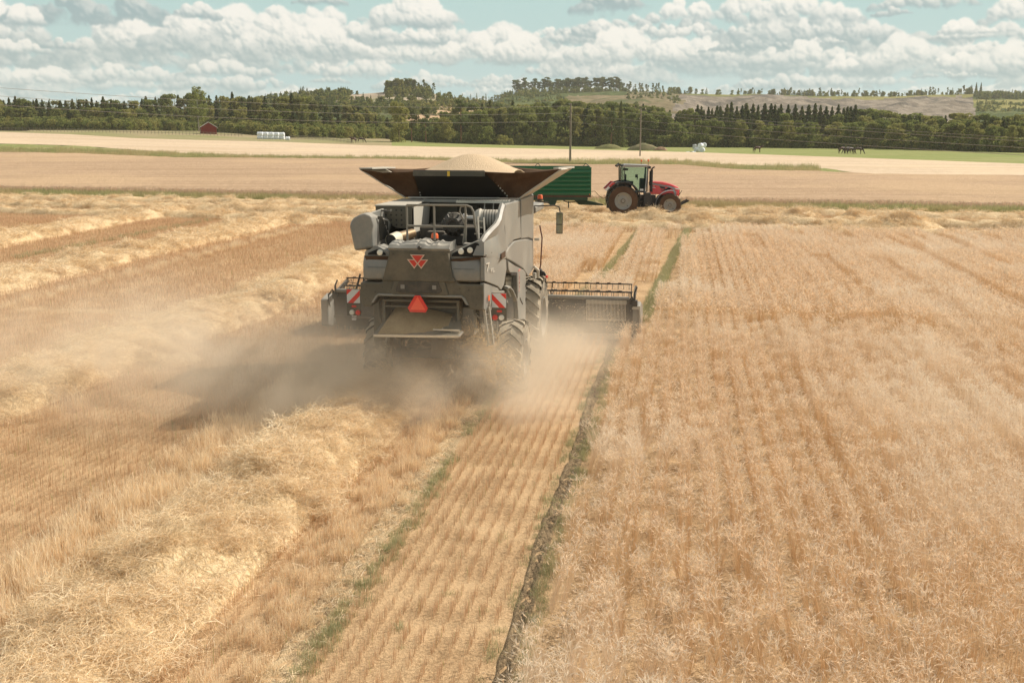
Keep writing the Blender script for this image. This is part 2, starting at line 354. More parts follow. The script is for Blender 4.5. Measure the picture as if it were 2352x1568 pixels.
def straw_unit(size, n, ln, w, hgt, seed, mat):
    g = np.random.default_rng(seed); L = g.uniform(.5, 1.2, n) * ln; a = g.uniform(0, 6.283, n)
    base = np.stack([g.uniform(-size / 2, size / 2, n), g.uniform(-size / 2, size / 2, n), g.uniform(0, hgt, n)], 1)
    p1 = g.normal(.12, .30, n); p2 = p1 - np.abs(g.normal(.35, .3, n)); b = a + g.normal(0, .5, n)
    d1 = np.stack([np.cos(a) * np.cos(p1), np.sin(a) * np.cos(p1), np.sin(p1)], 1) * (L / 2)[:, None]
    d2 = np.stack([np.cos(b) * np.cos(p2), np.sin(b) * np.cos(p2), np.sin(p2)], 1) * (L / 2)[:, None]
    side = np.stack([-np.sin(a), np.cos(a), g.normal(0, .7, n)], 1); side /= np.linalg.norm(side, axis=1, keepdims=True)
    v, f = strips(base, d1, d2, np.full(n, w), side); r = g.random(n); c = g.random(n)
    return fast_mesh('straw_unit', v, f, {'c': np.repeat(c, 6), 'r': np.repeat(r, 6)}, (mat,))
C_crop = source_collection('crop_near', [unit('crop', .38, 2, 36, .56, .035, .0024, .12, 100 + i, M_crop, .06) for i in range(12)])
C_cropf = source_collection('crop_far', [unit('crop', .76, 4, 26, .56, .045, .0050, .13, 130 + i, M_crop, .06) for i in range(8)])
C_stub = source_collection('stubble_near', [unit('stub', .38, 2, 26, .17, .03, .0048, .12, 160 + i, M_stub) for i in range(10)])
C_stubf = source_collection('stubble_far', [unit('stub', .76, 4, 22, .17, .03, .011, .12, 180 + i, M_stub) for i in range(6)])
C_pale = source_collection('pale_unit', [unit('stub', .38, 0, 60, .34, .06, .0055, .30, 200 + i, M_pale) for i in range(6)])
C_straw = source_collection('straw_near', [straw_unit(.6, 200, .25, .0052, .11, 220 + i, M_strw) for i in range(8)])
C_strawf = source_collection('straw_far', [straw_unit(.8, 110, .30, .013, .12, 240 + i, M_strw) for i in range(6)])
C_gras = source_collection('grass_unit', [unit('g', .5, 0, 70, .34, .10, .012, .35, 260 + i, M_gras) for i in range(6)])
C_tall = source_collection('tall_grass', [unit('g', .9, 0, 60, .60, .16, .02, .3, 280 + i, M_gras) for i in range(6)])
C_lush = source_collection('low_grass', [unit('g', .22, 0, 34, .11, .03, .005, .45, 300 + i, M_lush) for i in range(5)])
# ---------------------------------------------------------------- ground surfaces
def soil_mat(name, dark, light, straw, amount, sc_=1.0, bump=.6):
    m, t, b = material(name); p = geo_pos(t)
    n1 = t.noise(p, 1.1 * sc_, 5, .6); n2 = t.noise(p, 17 * sc_, 4, .7); n3 = t.noise(p, 60 * sc_, 2, .6)
    c = t.mix(t.ss(n2, .3, .7), dark, light); c = t.mix(t.m('MULTIPLY', t.ss(t.m('ADD', t.m('MULTIPLY', n1, .5), t.m('MULTIPLY', n3, .5)), .42, .58), amount), c, straw)
    bp = t.node('ShaderNodeBump'); bp.inputs['Strength'].default_value = bump; bp.inputs['Distance'].default_value = .05; t.put(bp.inputs['Height'], n2)
    setp(t, b, Base_Color=c, Roughness=.95, Normal=bp.outputs[0]); b.inputs['Specular IOR Level'].default_value = .1; return m
M_soil = soil_mat('dry_soil', (.20, .14, .08), (.40, .30, .19), (.60, .42, .21), .5)
M_sfield = soil_mat('stubble_floor', (.26, .165, .085), (.47, .31, .17), (.60, .42, .24), .8)
M_track = soil_mat('track_soil', (.20, .13, .07), (.48, .345, .20), (.66, .50, .30), .7, 1.0, 1.0)
M_track_shade = soil_mat('shade_tinted_track_soil', (.07, .05, .03), (.24, .17, .10), (.46, .34, .20), .5, 1.0, 1.0)  # track beside the crop: the crop's shadow painted in as darker soil
M_far_ground = soil_mat('rough_ground', (.12, .15, .05), (.24, .27, .10), (.36, .32, .16), .6, .06)
def grid_faces(nr, nc):
    i = np.arange(nr - 1)[:, None] * nc + np.arange(nc - 1)[None]; return np.stack([i, i + 1, i + nc + 1, i + nc], -1).reshape(-1, 4)
gx = np.concatenate([np.linspace(-1400, -210, 30), np.linspace(-200, 200, 101), np.linspace(210, 1400, 30)]); gy = np.concatenate([np.linspace(-60, 400, 116), np.linspace(420, 2600, 40)])
GX, GY = np.meshgrid(gx, gy); GZ = hz(GX, GY) - .02 - .35 * S((GY - 96) / 10)
me = fast_mesh('ground', np.stack([GX, GY, GZ], -1).reshape(-1, 3), grid_faces(*GX.shape), mats=(M_far_ground,)); me.polygons.foreach_set('use_smooth', [True] * len(me.polygons))
tag(link(bpy.data.objects.new('ground', me)), kind='structure')
v_line = lambda X: 88 + (X + 43) * (68 - 88) / 76.0          # verge line, world Y at X
EX = 75
fx = np.linspace(-EX, EX, 60); fv = []
for X in fx:
    for s_ in np.linspace(0, 1, 24): fv.append((X, -12 + s_ * (v_line(X) + 12 + .8), .012))
me = fast_mesh('stubble_field', fv, grid_faces(60, 24), mats=(M_sfield,)); tag(link(bpy.data.objects.new('stubble_field', me)), kind='structure')
# ---------------------------------------------------------------- who grows where, in row coordinates (u across, v along the rows)
def tramL(v): return np.interp(v, [0, 30, 39, 62], [-3.8, -3.75, -3.05, -2.2])
def tramR(v): return np.interp(v, [0, 26, 33, 51, 64], [-1.68, -1.55, -.98, -.15, .55])
SWU0, SWU1 = -7.3, -4.9
VH = 58.0                                              # start of the headland
VC = 28.6                                              # cutter bar of the header
def proj(X, Y, Z):
    d = Y * cP - (Z - CAM_H) * sP; u = (Z - CAM_H) * cP + Y * sP
    d = np.maximum(d, .1); return CX + F * X / d, CY - F * u / d
def cells(size, u0, u1, v0, v1):
    a = np.arange(math.ceil(u0 / size), math.floor(u1 / size)) * size + size / 2; b = np.arange(math.ceil(v0 / size), math.floor(v1 / size)) * size + size / 2
    U, V_ = np.meshgrid(a, b); return U.ravel(), V_.ravel()
def visible(X, Y, m=260, low=2050):
    px, py = proj(X, Y, .3); return (np.abs(X) < .5 * Y + 5.5) & (py < low) & (Y > 2)
def field(name, fn, near, far, label, cat, lod=30.0, top=60.0):
    obs = []
    for sz, coll, lo, hi_ in ((.38, near, 0, lod), (.76, far, lod, top)):
        U, V_ = cells(sz, -70, 48, lo, hi_ + 1e-6); X, Y = uv2w(U, V_)
        k = visible(X, Y) & fn(U, V_, sz) & (Y < v_line(X) - .5); U, V_, X, Y = U[k], V_[k], X[k], Y[k]
        obs.append((X, Y, sz, coll))
    return obs
def is_crop(U, V_, sz):
    e = .5 * sz * .8
    a = (V_ < VH + .6 * np.sin(U * .4) - .3) & (U > -1.42 + .12 * np.sin(V_ * 1.3)) & ((V_ < VC + .4) | (U - e > tramR(V_) + .17))
    b = (V_ > VC + .5) & (V_ < VH) & (U > -9.9) & ((U + e < tramL(V_) - .17) | ((U - e > tramL(V_) + .14) & (U + e < tramR(V_) - .15)))
    return a | b
def put_field(name, obs, zs, label, hvar=.10, rv=0.0, kind='stuff'):
    for X, Y, sz, coll in obs:
        n = len(X); 
        if not n: continue
        U, V_ = w2uv(X, Y); V_ = V_ + rng.uniform(-.13, .13, n); X, Y = uv2w(U, V_); gap_ = .22 if name == 'barley_crop' else 0
        hh = 1 + hvar * (fbm(U * .5, V_ * .35, 3) * 2 - 1) + .05 * np.sin(U * 2.1 + 3 * vn2(U * .3, V_ * .1, 9)) - .30 * ((np.round(U / .38) % 3 == 0) & (vn2(U * 1.3, V_ * .22, 31) > .45))
        rot = np.full(n, -TH) + np.where(rng.random(n) < .5, math.pi, 0) + rng.normal(0, rv, n)
        if name == 'barley_crop':
            lodge = np.clip((fbm(X * .16 + 4, Y * .16, 21) - .56) * 5, 0, 1) + .16 * rng.random(n); la = fbm(X * .1, Y * .1, 33) * 12
            rot = np.stack([lodge * .34 * np.cos(la), lodge * .34 * np.sin(la), rot], 1)
        o = scatter(name, np.stack([X, Y, np.full(n, zs)], 1), rot, np.stack([np.ones(n), np.ones(n), hh], 1), rng.integers(0, 12, n), coll)
        tag(o, kind='stuff')
put_field('barley_crop', field('b', is_crop, C_crop, C_cropf, '', ''), 0, '', .065)
# ragged edge of the standing crop: leaning stems
def in_swath(U, V_, m=0.0): return (U > SWU0 - m) & (U < SWU1 + m)
def is_stub(U, V_, sz):
    cut = (V_ < VC) | (U < -9.9)
    a = (U < -1.95) & cut & (V_ < 75)
    tr = ((U > -4.3) & (U < -3.70)); sw = in_swath(U, V_, -.35) & (V_ < 19.0); pale = (U > -8.25) & (U < -7.25) & (V_ < 22)
    sw2 = (U > -14.9) & (U < -13.0) & (V_ < 57); sw3 = (U > -25.5) & (U < -23.7)
    return a & ~tr & ~sw & ~pale & ~sw2 & ~sw3
put_field('stubble', field('s', is_stub, C_stub, C_stubf, '', '', 30, 62), 0, '', .12)
def is_head(U, V_, sz): return (V_ > VH + .4) & (U > -60)
hobs = field('h', is_head, C_stubf, C_stubf, '', '', 1, 95)[1:]
put_field('stubble', hobs, 0, '', .1)
# pale taller stubble beside the straw swath and right of it, and a thin pale line on the left
pts = []
for (ua, ub, va, vb, den) in ((-8.65, -7.45, 6, 23, 30), (-4.85, -4.2, 6, 23, 22), (-21.6, -20.9, 20, 57, 7), (-12.4, -12.0, 18, 40, 2)):
    n = int((ub - ua) * (vb - va) * den); pts.append(np.stack([rng.uniform(ua, ub, n) + .12 * np.sin(np.linspace(0, 60, n)), rng.uniform(va, vb, n)], 1))
pts = np.vstack(pts); X, Y = uv2w(pts[:, 0], pts[:, 1]); k = visible(X, Y); X, Y, n = X[k], Y[k], k.sum()
sc3 = rng.uniform(.55, 1.0, n); sc3[pts[k][:, 0] > -5.2] *= .75
tag(scatter('pale_stubble', np.stack([X, Y, np.zeros(n)], 1), rng.uniform(0, 6.28, n), sc3, rng.integers(0, 6, n), C_pale), kind='stuff')
# ---------------------------------------------------------------- wheel tracks
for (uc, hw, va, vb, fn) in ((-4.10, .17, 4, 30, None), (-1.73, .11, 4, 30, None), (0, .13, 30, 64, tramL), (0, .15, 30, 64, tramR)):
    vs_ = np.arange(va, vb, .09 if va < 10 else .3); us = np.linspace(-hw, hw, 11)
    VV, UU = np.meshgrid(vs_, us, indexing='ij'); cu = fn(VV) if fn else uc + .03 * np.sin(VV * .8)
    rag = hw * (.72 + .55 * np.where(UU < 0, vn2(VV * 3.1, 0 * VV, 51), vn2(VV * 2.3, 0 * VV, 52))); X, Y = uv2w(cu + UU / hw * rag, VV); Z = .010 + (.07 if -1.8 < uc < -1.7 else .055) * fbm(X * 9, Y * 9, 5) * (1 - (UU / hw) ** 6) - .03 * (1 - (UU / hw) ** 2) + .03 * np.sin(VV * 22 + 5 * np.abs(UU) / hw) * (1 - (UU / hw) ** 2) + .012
    me = fast_mesh('wheel_track', np.stack([X, Y, Z], -1).reshape(-1, 3), grid_faces(*X.shape), mats=(M_track_shade if -1.8 < uc < -1.7 else M_track,)); tag(link(bpy.data.objects.new('wheel_track', me)), kind='structure')
gp = []
def strip_pts(fc, hw, va, vb, den, off=0.0):
    n = int((vb - va) * den); v = rng.uniform(va, vb, n); u = (fc(v) if callable(fc) else fc) + off + rng.normal(0, hw, n)
    k = (vn2(v * .5, u * 3, 17) > .18) | callable(fc); gp.append(np.stack([u[k], v[k]], 1))
strip_pts(-3.82, .08, 5, 27, 30); strip_pts(-1.56, .06, 5, 27, 20); strip_pts(-1.90, .04, 5, 27, 6); strip_pts(tramR, .055, 31, 64, 30, .04); strip_pts(tramL, .035, 31, 62, 9)
strip_pts(-29.3, .25, 42, 62, 9); strip_pts(-2.7, .45, 6, 24, 1.2)
gp = np.vstack(gp); X, Y = uv2w(gp[:, 0], gp[:, 1]); n = len(X); far_k = gp[:, 1] > 29
XS = []
for uc_ in (-4.28, -4.10, -3.95):
    n_ = 60; XS.append(np.stack([uc_ + rng.normal(0, .06, n_), rng.uniform(6, 27, n_)], 1))
XS = np.vstack(XS); Xa, Ya = uv2w(XS[:, 0], XS[:, 1]); n_ = len(Xa)
C_bits = source_collection('loose_straw', [straw_unit(.5, 22, .16, .005, .02, 640 + i, M_strw) for i in range(4)])
tag(scatter('loose_straw', np.stack([Xa, Ya, np.full(n_, .05)], 1), rng.uniform(0, 6.28, n_), rng.uniform(.7, 1.1, n_), rng.integers(0, 4, n_), C_bits), kind='stuff')
tag(scatter('track_grass', np.stack([X, Y, np.full(n, .01)], 1), rng.uniform(0, 6.28, n), np.where(far_k, rng.uniform(.9, 1.5, n), rng.uniform(.4, .85, n)), rng.integers(0, 5, n), C_lush), kind='stuff')
# ---------------------------------------------------------------- straw swaths
M_swbase, t, b = material('straw_mat'); p = geo_pos(t); n2 = t.noise(p, 9, 4, .7, 1.5); n3 = t.noise(p, 1.3, 3, .5)
bp = t.node('ShaderNodeBump'); bp.inputs['Strength'].default_value = 1; bp.inputs['Distance'].default_value = .08; t.put(bp.inputs['Height'], n2)
setp(t, b, Base_Color=t.mix(t.ss(n2, .35, .65), (.56, .38, .19), (.82, .63, .38)), Roughness=.9, Normal=bp.outputs[0])
def swath(label, centre, hw, s0, s1, h, seed, den=9.0, far=False, holes=0.0):
    "centre(s) -> world x, y and unit normal; s in metres along the swath"
    ss_ = np.arange(s0, s1, .22 if not far else .5); nc = 15
    rows = [];
    for s in ss_:
        (x, y), (nx, ny) = centre(s); w = hw * (.85 + .35 * vn2(s * .35, seed, 2)) * min(1, .35 + (s1 - s) * .22, .35 + (s - s0) * .3); wob = (vn2(s * .2, seed * 3.1, 8) - .5) * hw * .5
        for q in np.linspace(-1, 1, nc):
            prof = max(0, 1 - abs(q) ** 2.4); X, Y = x + nx * (q * w + wob), y + ny * (q * w + wob)
            z = h * prof ** .8 * (.40 + .9 * fbm(X * .8, Y * .8, seed) ** 1.3 + .65 * (fbm(X * 2.6, Y * 2.6, seed + 5) - .2)) - .02
            rows.append((X, Y, z))
    V_ = np.array(rows); X, Y = V_[:, 0], V_[:, 1]
    cs = rng.integers(0, len(V_), int((s1 - s0) * 2 * hw * den)); P = V_[cs] + np.c_[rng.normal(0, .18, (len(cs), 2)), np.zeros(len(cs))]
    k = visible(P[:, 0], P[:, 1]); P = P[k]; n = len(P)
    rot = np.stack([rng.normal(0, .22, n), rng.normal(0, .22, n), rng.uniform(0, 6.28, n)], 1)
    o = scatter('straw_swath', P, rot, rng.uniform(.6, 1.0, n), rng.integers(0, 8, n), C_strawf if far else C_straw, (V_, grid_faces(len(ss_), nc)), (M_swbase,), True)
    return tag(o, label, 'straw swath', 'rows of threshed straw')
def along_row(uc):
    f = uc if callable(uc) else (lambda v: uc)
    return lambda s: (uv2w(f(s), s), (cT, -sT))
swath('golden straw swath in the foreground, trailing back from the harvester', along_row(lambda v: np.interp(v, [5, 14, 22], [-6.15, -6.1, -5.75])), .90, 4.5, 23.0, .50, 1, 30)
swath('long straw swath passing just left of the harvester into the dust', along_row(lambda v: np.interp(v, [10, 60], [-14.1, -13.6])), 1.30, 11, 60, .50, 2, 10)
swath('straw swath left of the thin pale stubble line, second from the harvester', along_row(-24.6), 1.35, 24, 64, .50, 3, 6, True)
swath('farthest straw swath on the left, beyond the green wheel line', along_row(-34.0), 1.35, 36, 68, .50, 4, 5, True)
def along_verge(off):
    L_ = math.hypot(76, 20); dx, dy = 76 / L_, -20 / L_
    return lambda s: ((-5 + dx * s + dy * off, 78 + dy * s - dx * off), (-dy, dx))
swath('straw swath along the field edge, right under the tractor and trailer', along_verge(1.7), 1.0, -55, 62, .45, 6, 4, True)
swath('middle straw swath of the three crossing the headland', along_verge(8.6), .95, -52, 55, .55, 7, 4, True)
swath('straw swath along the far end of the standing crop', along_verge(13.6), .8, -40, 50, .42, 8, 3.4, True)
def heap(px, py, r, h, label, seed):
    x, y, _ = at(px, py); th = np.linspace(0, 2 * math.pi, 25)[:-1]; V_ = [(x, y, h)]; Fq = []
    for k in range(1, 8):
        for a in th:
            rr = r * k / 7 * (1 + .25 * (vn2(a * 1.2, seed, 3) - .5)); V_.append((x + rr * 1.3 * math.cos(a), y + rr * math.sin(a), h * (1 - (k / 7) ** 1.7) * (.8 + .4 * vn2(x + rr * 3 * math.cos(a), y + rr * 3 * math.sin(a), seed)) - .02))
    for k in range(6):
        for j in range(24): a = 1 + k * 24 + j; b_ = 1 + k * 24 + (j + 1) % 24; Fq.append((a, b_, b_ + 24, a + 24))
    V_ = np.array(V_); n = int(26 * r * r + 12); P = V_[rng.integers(0, len(V_) - 24, n)]
    rot = np.stack([rng.normal(0, .45, n), rng.normal(0, .45, n), rng.uniform(0, 6.28, n)], 1)
    o = scatter('straw_heap', P, rot, rng.uniform(.6, .95, n), rng.integers(0, 6, n), C_strawf if y > 30 else C_straw, (V_, np.array(Fq)), (M_swbase,), True)
    tag(o, label, 'straw heap', 'heaps of straw on the cut field')
for a in [(628, 706, 1.0, .55, 'brown tuft of straw on the swath left of the harvester'), (1610, 512, 1.1, .55, 'small dark straw heap on the stubble right of the wheel track ends'),
          (2070, 528, 1.9, .85, 'largest dark straw heap on the headland at the right'), (1985, 550, 1.5, .4, 'low straw heap on the crop edge below the largest heap'), (1832, 500, 1.2, .5, 'straw heap on the edge swath right of the tractor'),
          (1965, 503, 1.3, .5, 'straw heap on the edge swath farther right of the tractor'), (868, 905, .62, .38, 'pointed straw mound standing in the dust behind the harvester'), (545, 528, 1.3, .5, 'straw heap at the end of a swath, left of the harvester'),
          (690, 515, 1.5, .5, 'straw heap on the headland nearest to the harvester, at its left'), (430, 553, 1.1, .45, 'straw tuft on top of the second swath from the harvester'), (505, 500, 1.5, .45, 'straw heap on the far headland swath, above the swath ends'),
          (180, 607, 1.1, .5, 'straw tuft near the left side of the picture on the second swath'), (1480, 497, 1.4, .35, 'flat straw clump in front of the rear wheel of the tractor'), (365, 830, .9, .35, 'broad straw clump in the dusty part of the long swath')]:
    heap(a[0], a[1], a[2], a[3], a[4], int(a[0]))
# ---------------------------------------------------------------- zones beyond the verge
def zone(name, lo, hi_, mat, nr, zoff, xr=(-500, 2860), step=14, noise_h=0.0, kind='structure', skirt=False, ramp=0):
    xs = np.arange(xr[0], xr[1], step); rows = []
    AA = ats(xs, [lo(p) for p in xs]); BB = ats(xs, [hi_(p) for p in xs])
    for A, B in zip(AA, BB):
        for s in np.linspace(0, 1, nr):
            X = A[0] + (B[0] - A[0]) * s; Y = A[1] + (B[1] - A[1]) * s; z = float(hz(X, Y)) + (zoff * min(1, .05 + s * (nr - 1) / ramp) if ramp else zoff) + noise_h * (fbm(X * .6, Y * .6, 4) - .5)
            rows.append((X, Y, z))
    V_ = np.array(rows); Fq = grid_faces(len(xs), nr)
    if skirt:
        n0 = len(V_); e = V_[::nr].copy(); e[:, 2] -= zoff + .3; e2 = V_[nr - 1::nr].copy(); e2[:, 2] -= zoff + .3; V_ = np.vstack([V_, e, e2]); k = np.arange(len(xs) - 1)
        Fq = np.vstack([Fq, np.stack([k * nr, n0 + k, n0 + k + 1, (k + 1) * nr], 1), np.stack([k * nr + nr - 1, (k + 1) * nr + nr - 1, n0 + len(xs) + k + 1, n0 + len(xs) + k], 1)])
    me = fast_mesh(name, V_, Fq, mats=(mat,)); me.polygons.foreach_set('use_smooth', [not skirt] * len(me.polygons))
    return tag(link(bpy.data.objects.new(name, me)), kind=kind)
def field_mat(name, a, b_, streak, st_col, st_amt, fine=1.5, patch=None):
    m, t, b = material(name); p = geo_pos(t)
    mp = t.node('ShaderNodeMapping'); t.put(mp.inputs[0], p); mp.inputs['Rotation'].default_value = (0, 0, streak[0]); mp.inputs['Scale'].default_value = (streak[1], streak[2], .2)
    n1 = t.noise(mp.outputs[0], 1, 5, .62); n2 = t.noise(p, fine, 4, .75); n3 = t.noise(p, .035, 3, .5)
    c = t.mix(t.ss(n2, .3, .7), a, b_); c = t.mix(t.m('MULTIPLY', t.ss(n1, .46, .62), st_amt), c, st_col)
    if patch: c = t.mix(t.m('MULTIPLY', t.ss(n3, .48, .6), patch[1]), c, patch[0])
    bp = t.node('ShaderNodeBump'); bp.inputs['Strength'].default_value = .8; bp.inputs['Distance'].default_value = .25; t.put(bp.inputs['Height'], n2)
    setp(t, b, Base_Color=c, Roughness=.95, Normal=bp.outputs[0]); b.inputs['Specular IOR Level'].default_value = .1; return m
cA = lambda px: CY - 0
def verge_px(px):
    r = ray(px, 480); X = 0
    for _ in range(30): Y = v_line(X); X = r[0] / r[1] * Y
    return proj(X, Y, 0)[1]
lineA = lambda px: verge_px(px) - 1.0
lineA2 = lambda px: verge_px(px) - 6.5
lineB = interp([(-500, 349), (0, 357), (180, 360), (400, 370), (620, 371), (900, 374), (1000, 377), (1180, 384), (1300, 388), (1450, 388), (1560, 388), (1700, 401), (1890, 405), (2000, 411), (2040, 412), (2352, 415), (2860, 420)])
lineC = interp([(-500, 318), (0, 332), (180, 337), (350, 350), (520, 362), (700, 366), (900, 367), (1040, 371), (1180, 376), (1300, 373), (1450, 372), (1560, 376), (1700, 382), (1890, 390), (1960, 400), (2040, 411), (2352, 411.5), (2860, 414)])
lineD = interp([(-500, 300), (0, 305), (153, 310), (306, 319), (472, 324), (653, 328), (844, 336), (1219, 343), (1400, 347), (1600, 352), (1750, 357), (2000, 366), (2352, 379), (2860, 398)])
lineE = interp([(-500, 296), (0, 298), (478, 302), (650, 316), (900, 320), (1000, 329), (1150, 334), (1400, 338), (1700, 340), (2000, 343), (2352, 352), (2860, 360)])
M_bank = field_mat('bank_grass', (.17, .20, .06), (.34, .32, .13), (.1, .3, .3), (.20, .26, .08), .5, 1.2, ((.42, .34, .18), .6))
M_ripe = field_mat('ripe_field', (.40, .27, .165), (.54, .38, .25), (.1, .018, .35), (.37, .25, .15), .55, 2.5, ((.60, .42, .25), .4))
M_palef = field_mat('pale_field', (.54, .41, .28), (.67, .53, .38), (.16, .012, .30), (.48, .35, .22), .6, 1.0, ((.70, .54, .36), .4))
M_past = field_mat('pasture_turf', (.20, .22, .07), (.28, .29, .10), (.1, .05, .1), (.32, .31, .13), .5, .5, ((.22, .26, .08), .5))
zone('verge', lambda p: lineA(p) + 2, lineA2, M_bank, 4, .03)
zone('ripe_field', lineA2, lineB, M_ripe, 30, .62, noise_h=.12, skirt=True, ramp=2)
zone('grass_bank', lambda p: lineB(p) + .4, lambda p: lineC(p) - .4, M_bank, 4, .16, noise_h=.3)
zone('pale_stubble_field', lambda p: min(lineC(p), 411.4), lineD, M_palef, 14, .20)
zone('pasture', lambda p: lineD(p) + .3, lambda p: lineE(p) - 3, M_past, 8, .10, xr=(900, 2860))
M_rough = field_mat('rough_pasture', (.25, .22, .11), (.34, .30, .16), (.1, .05, .2), (.22, .23, .08), .6, .8, ((.36, .28, .17), .7))
zone('rough_pasture', lambda p: lineD(p) + .3, lambda p: lineE(p) - 3, M_rough, 8, .10, xr=(-500, 906))
# grass and weeds on the verge and banks
P = []; idx = []; sc4 = []
def grass_between(lo, hi_, xr, den_px, smin, smax, zz=0.0):
    n = int((xr[1] - xr[0]) * den_px)
    pxs = rng.uniform(*xr, n); l_ = np.array([lo(p) for p in pxs]); h_ = np.array([hi_(p) for p in pxs])
    P.extend(ats(pxs, l_ + (h_ - l_) * rng.random(n)) + [0, 0, zz]); idx.extend(rng.integers(0, 6, n)); sc4.extend(rng.uniform(smin, smax, n))
grass_between(lineA, lambda p: lineA2(p) + 1, (-250, 2600), 1.9, .35, .95)
grass_between(lambda p: lineA(p) + 2, lambda p: lineA(p) - 3, (-250, 2600), .6, .2, .5)
n = len(P)
tag(scatter('verge_grass', P, rng.uniform(0, 6.28, n), np.array(sc4), idx, C_tall), kind='stuff')
P = []; idx = []; sc4 = []
grass_between(lambda p: lineB(p) + .5, lambda p: max(lineB(p) - 14, lineC(p)), (-200, 1880), 1.6, .5, 1.3); n = len(P)
tag(scatter('bank_grass', P, rng.uniform(0, 6.28, n), np.array(sc4), idx, C_tall), kind='stuff')
# ripe stems along the near edge of the second field
P = []; xs = np.arange(-250, 2620, 1.6); ys = np.array([lineA2(p) for p in xs])
for d in (0, 1.2, 2.6): P.extend(ats(xs + rng.uniform(-1, 1, len(xs)), ys - d - rng.uniform(0, 1, len(xs))) + [0, 0, .05])
n = len(P); M_ripst = plant_mat('ripe_stems', (.56, .41, .26), (.66, .49, .33), (.74, .57, .41), .2, .4)
C_rip = source_collection('ripe_edge', [unit('crop', .76, 0, 40, .66, .10, .016, .2, 330 + i, M_ripst, .05) for i in range(4)])
tag(scatter('ripe_crop_edge', P, rng.uniform(0, 6.28, n), rng.uniform(.5, .8, n), rng.integers(0, 4, n), C_rip), kind='stuff')
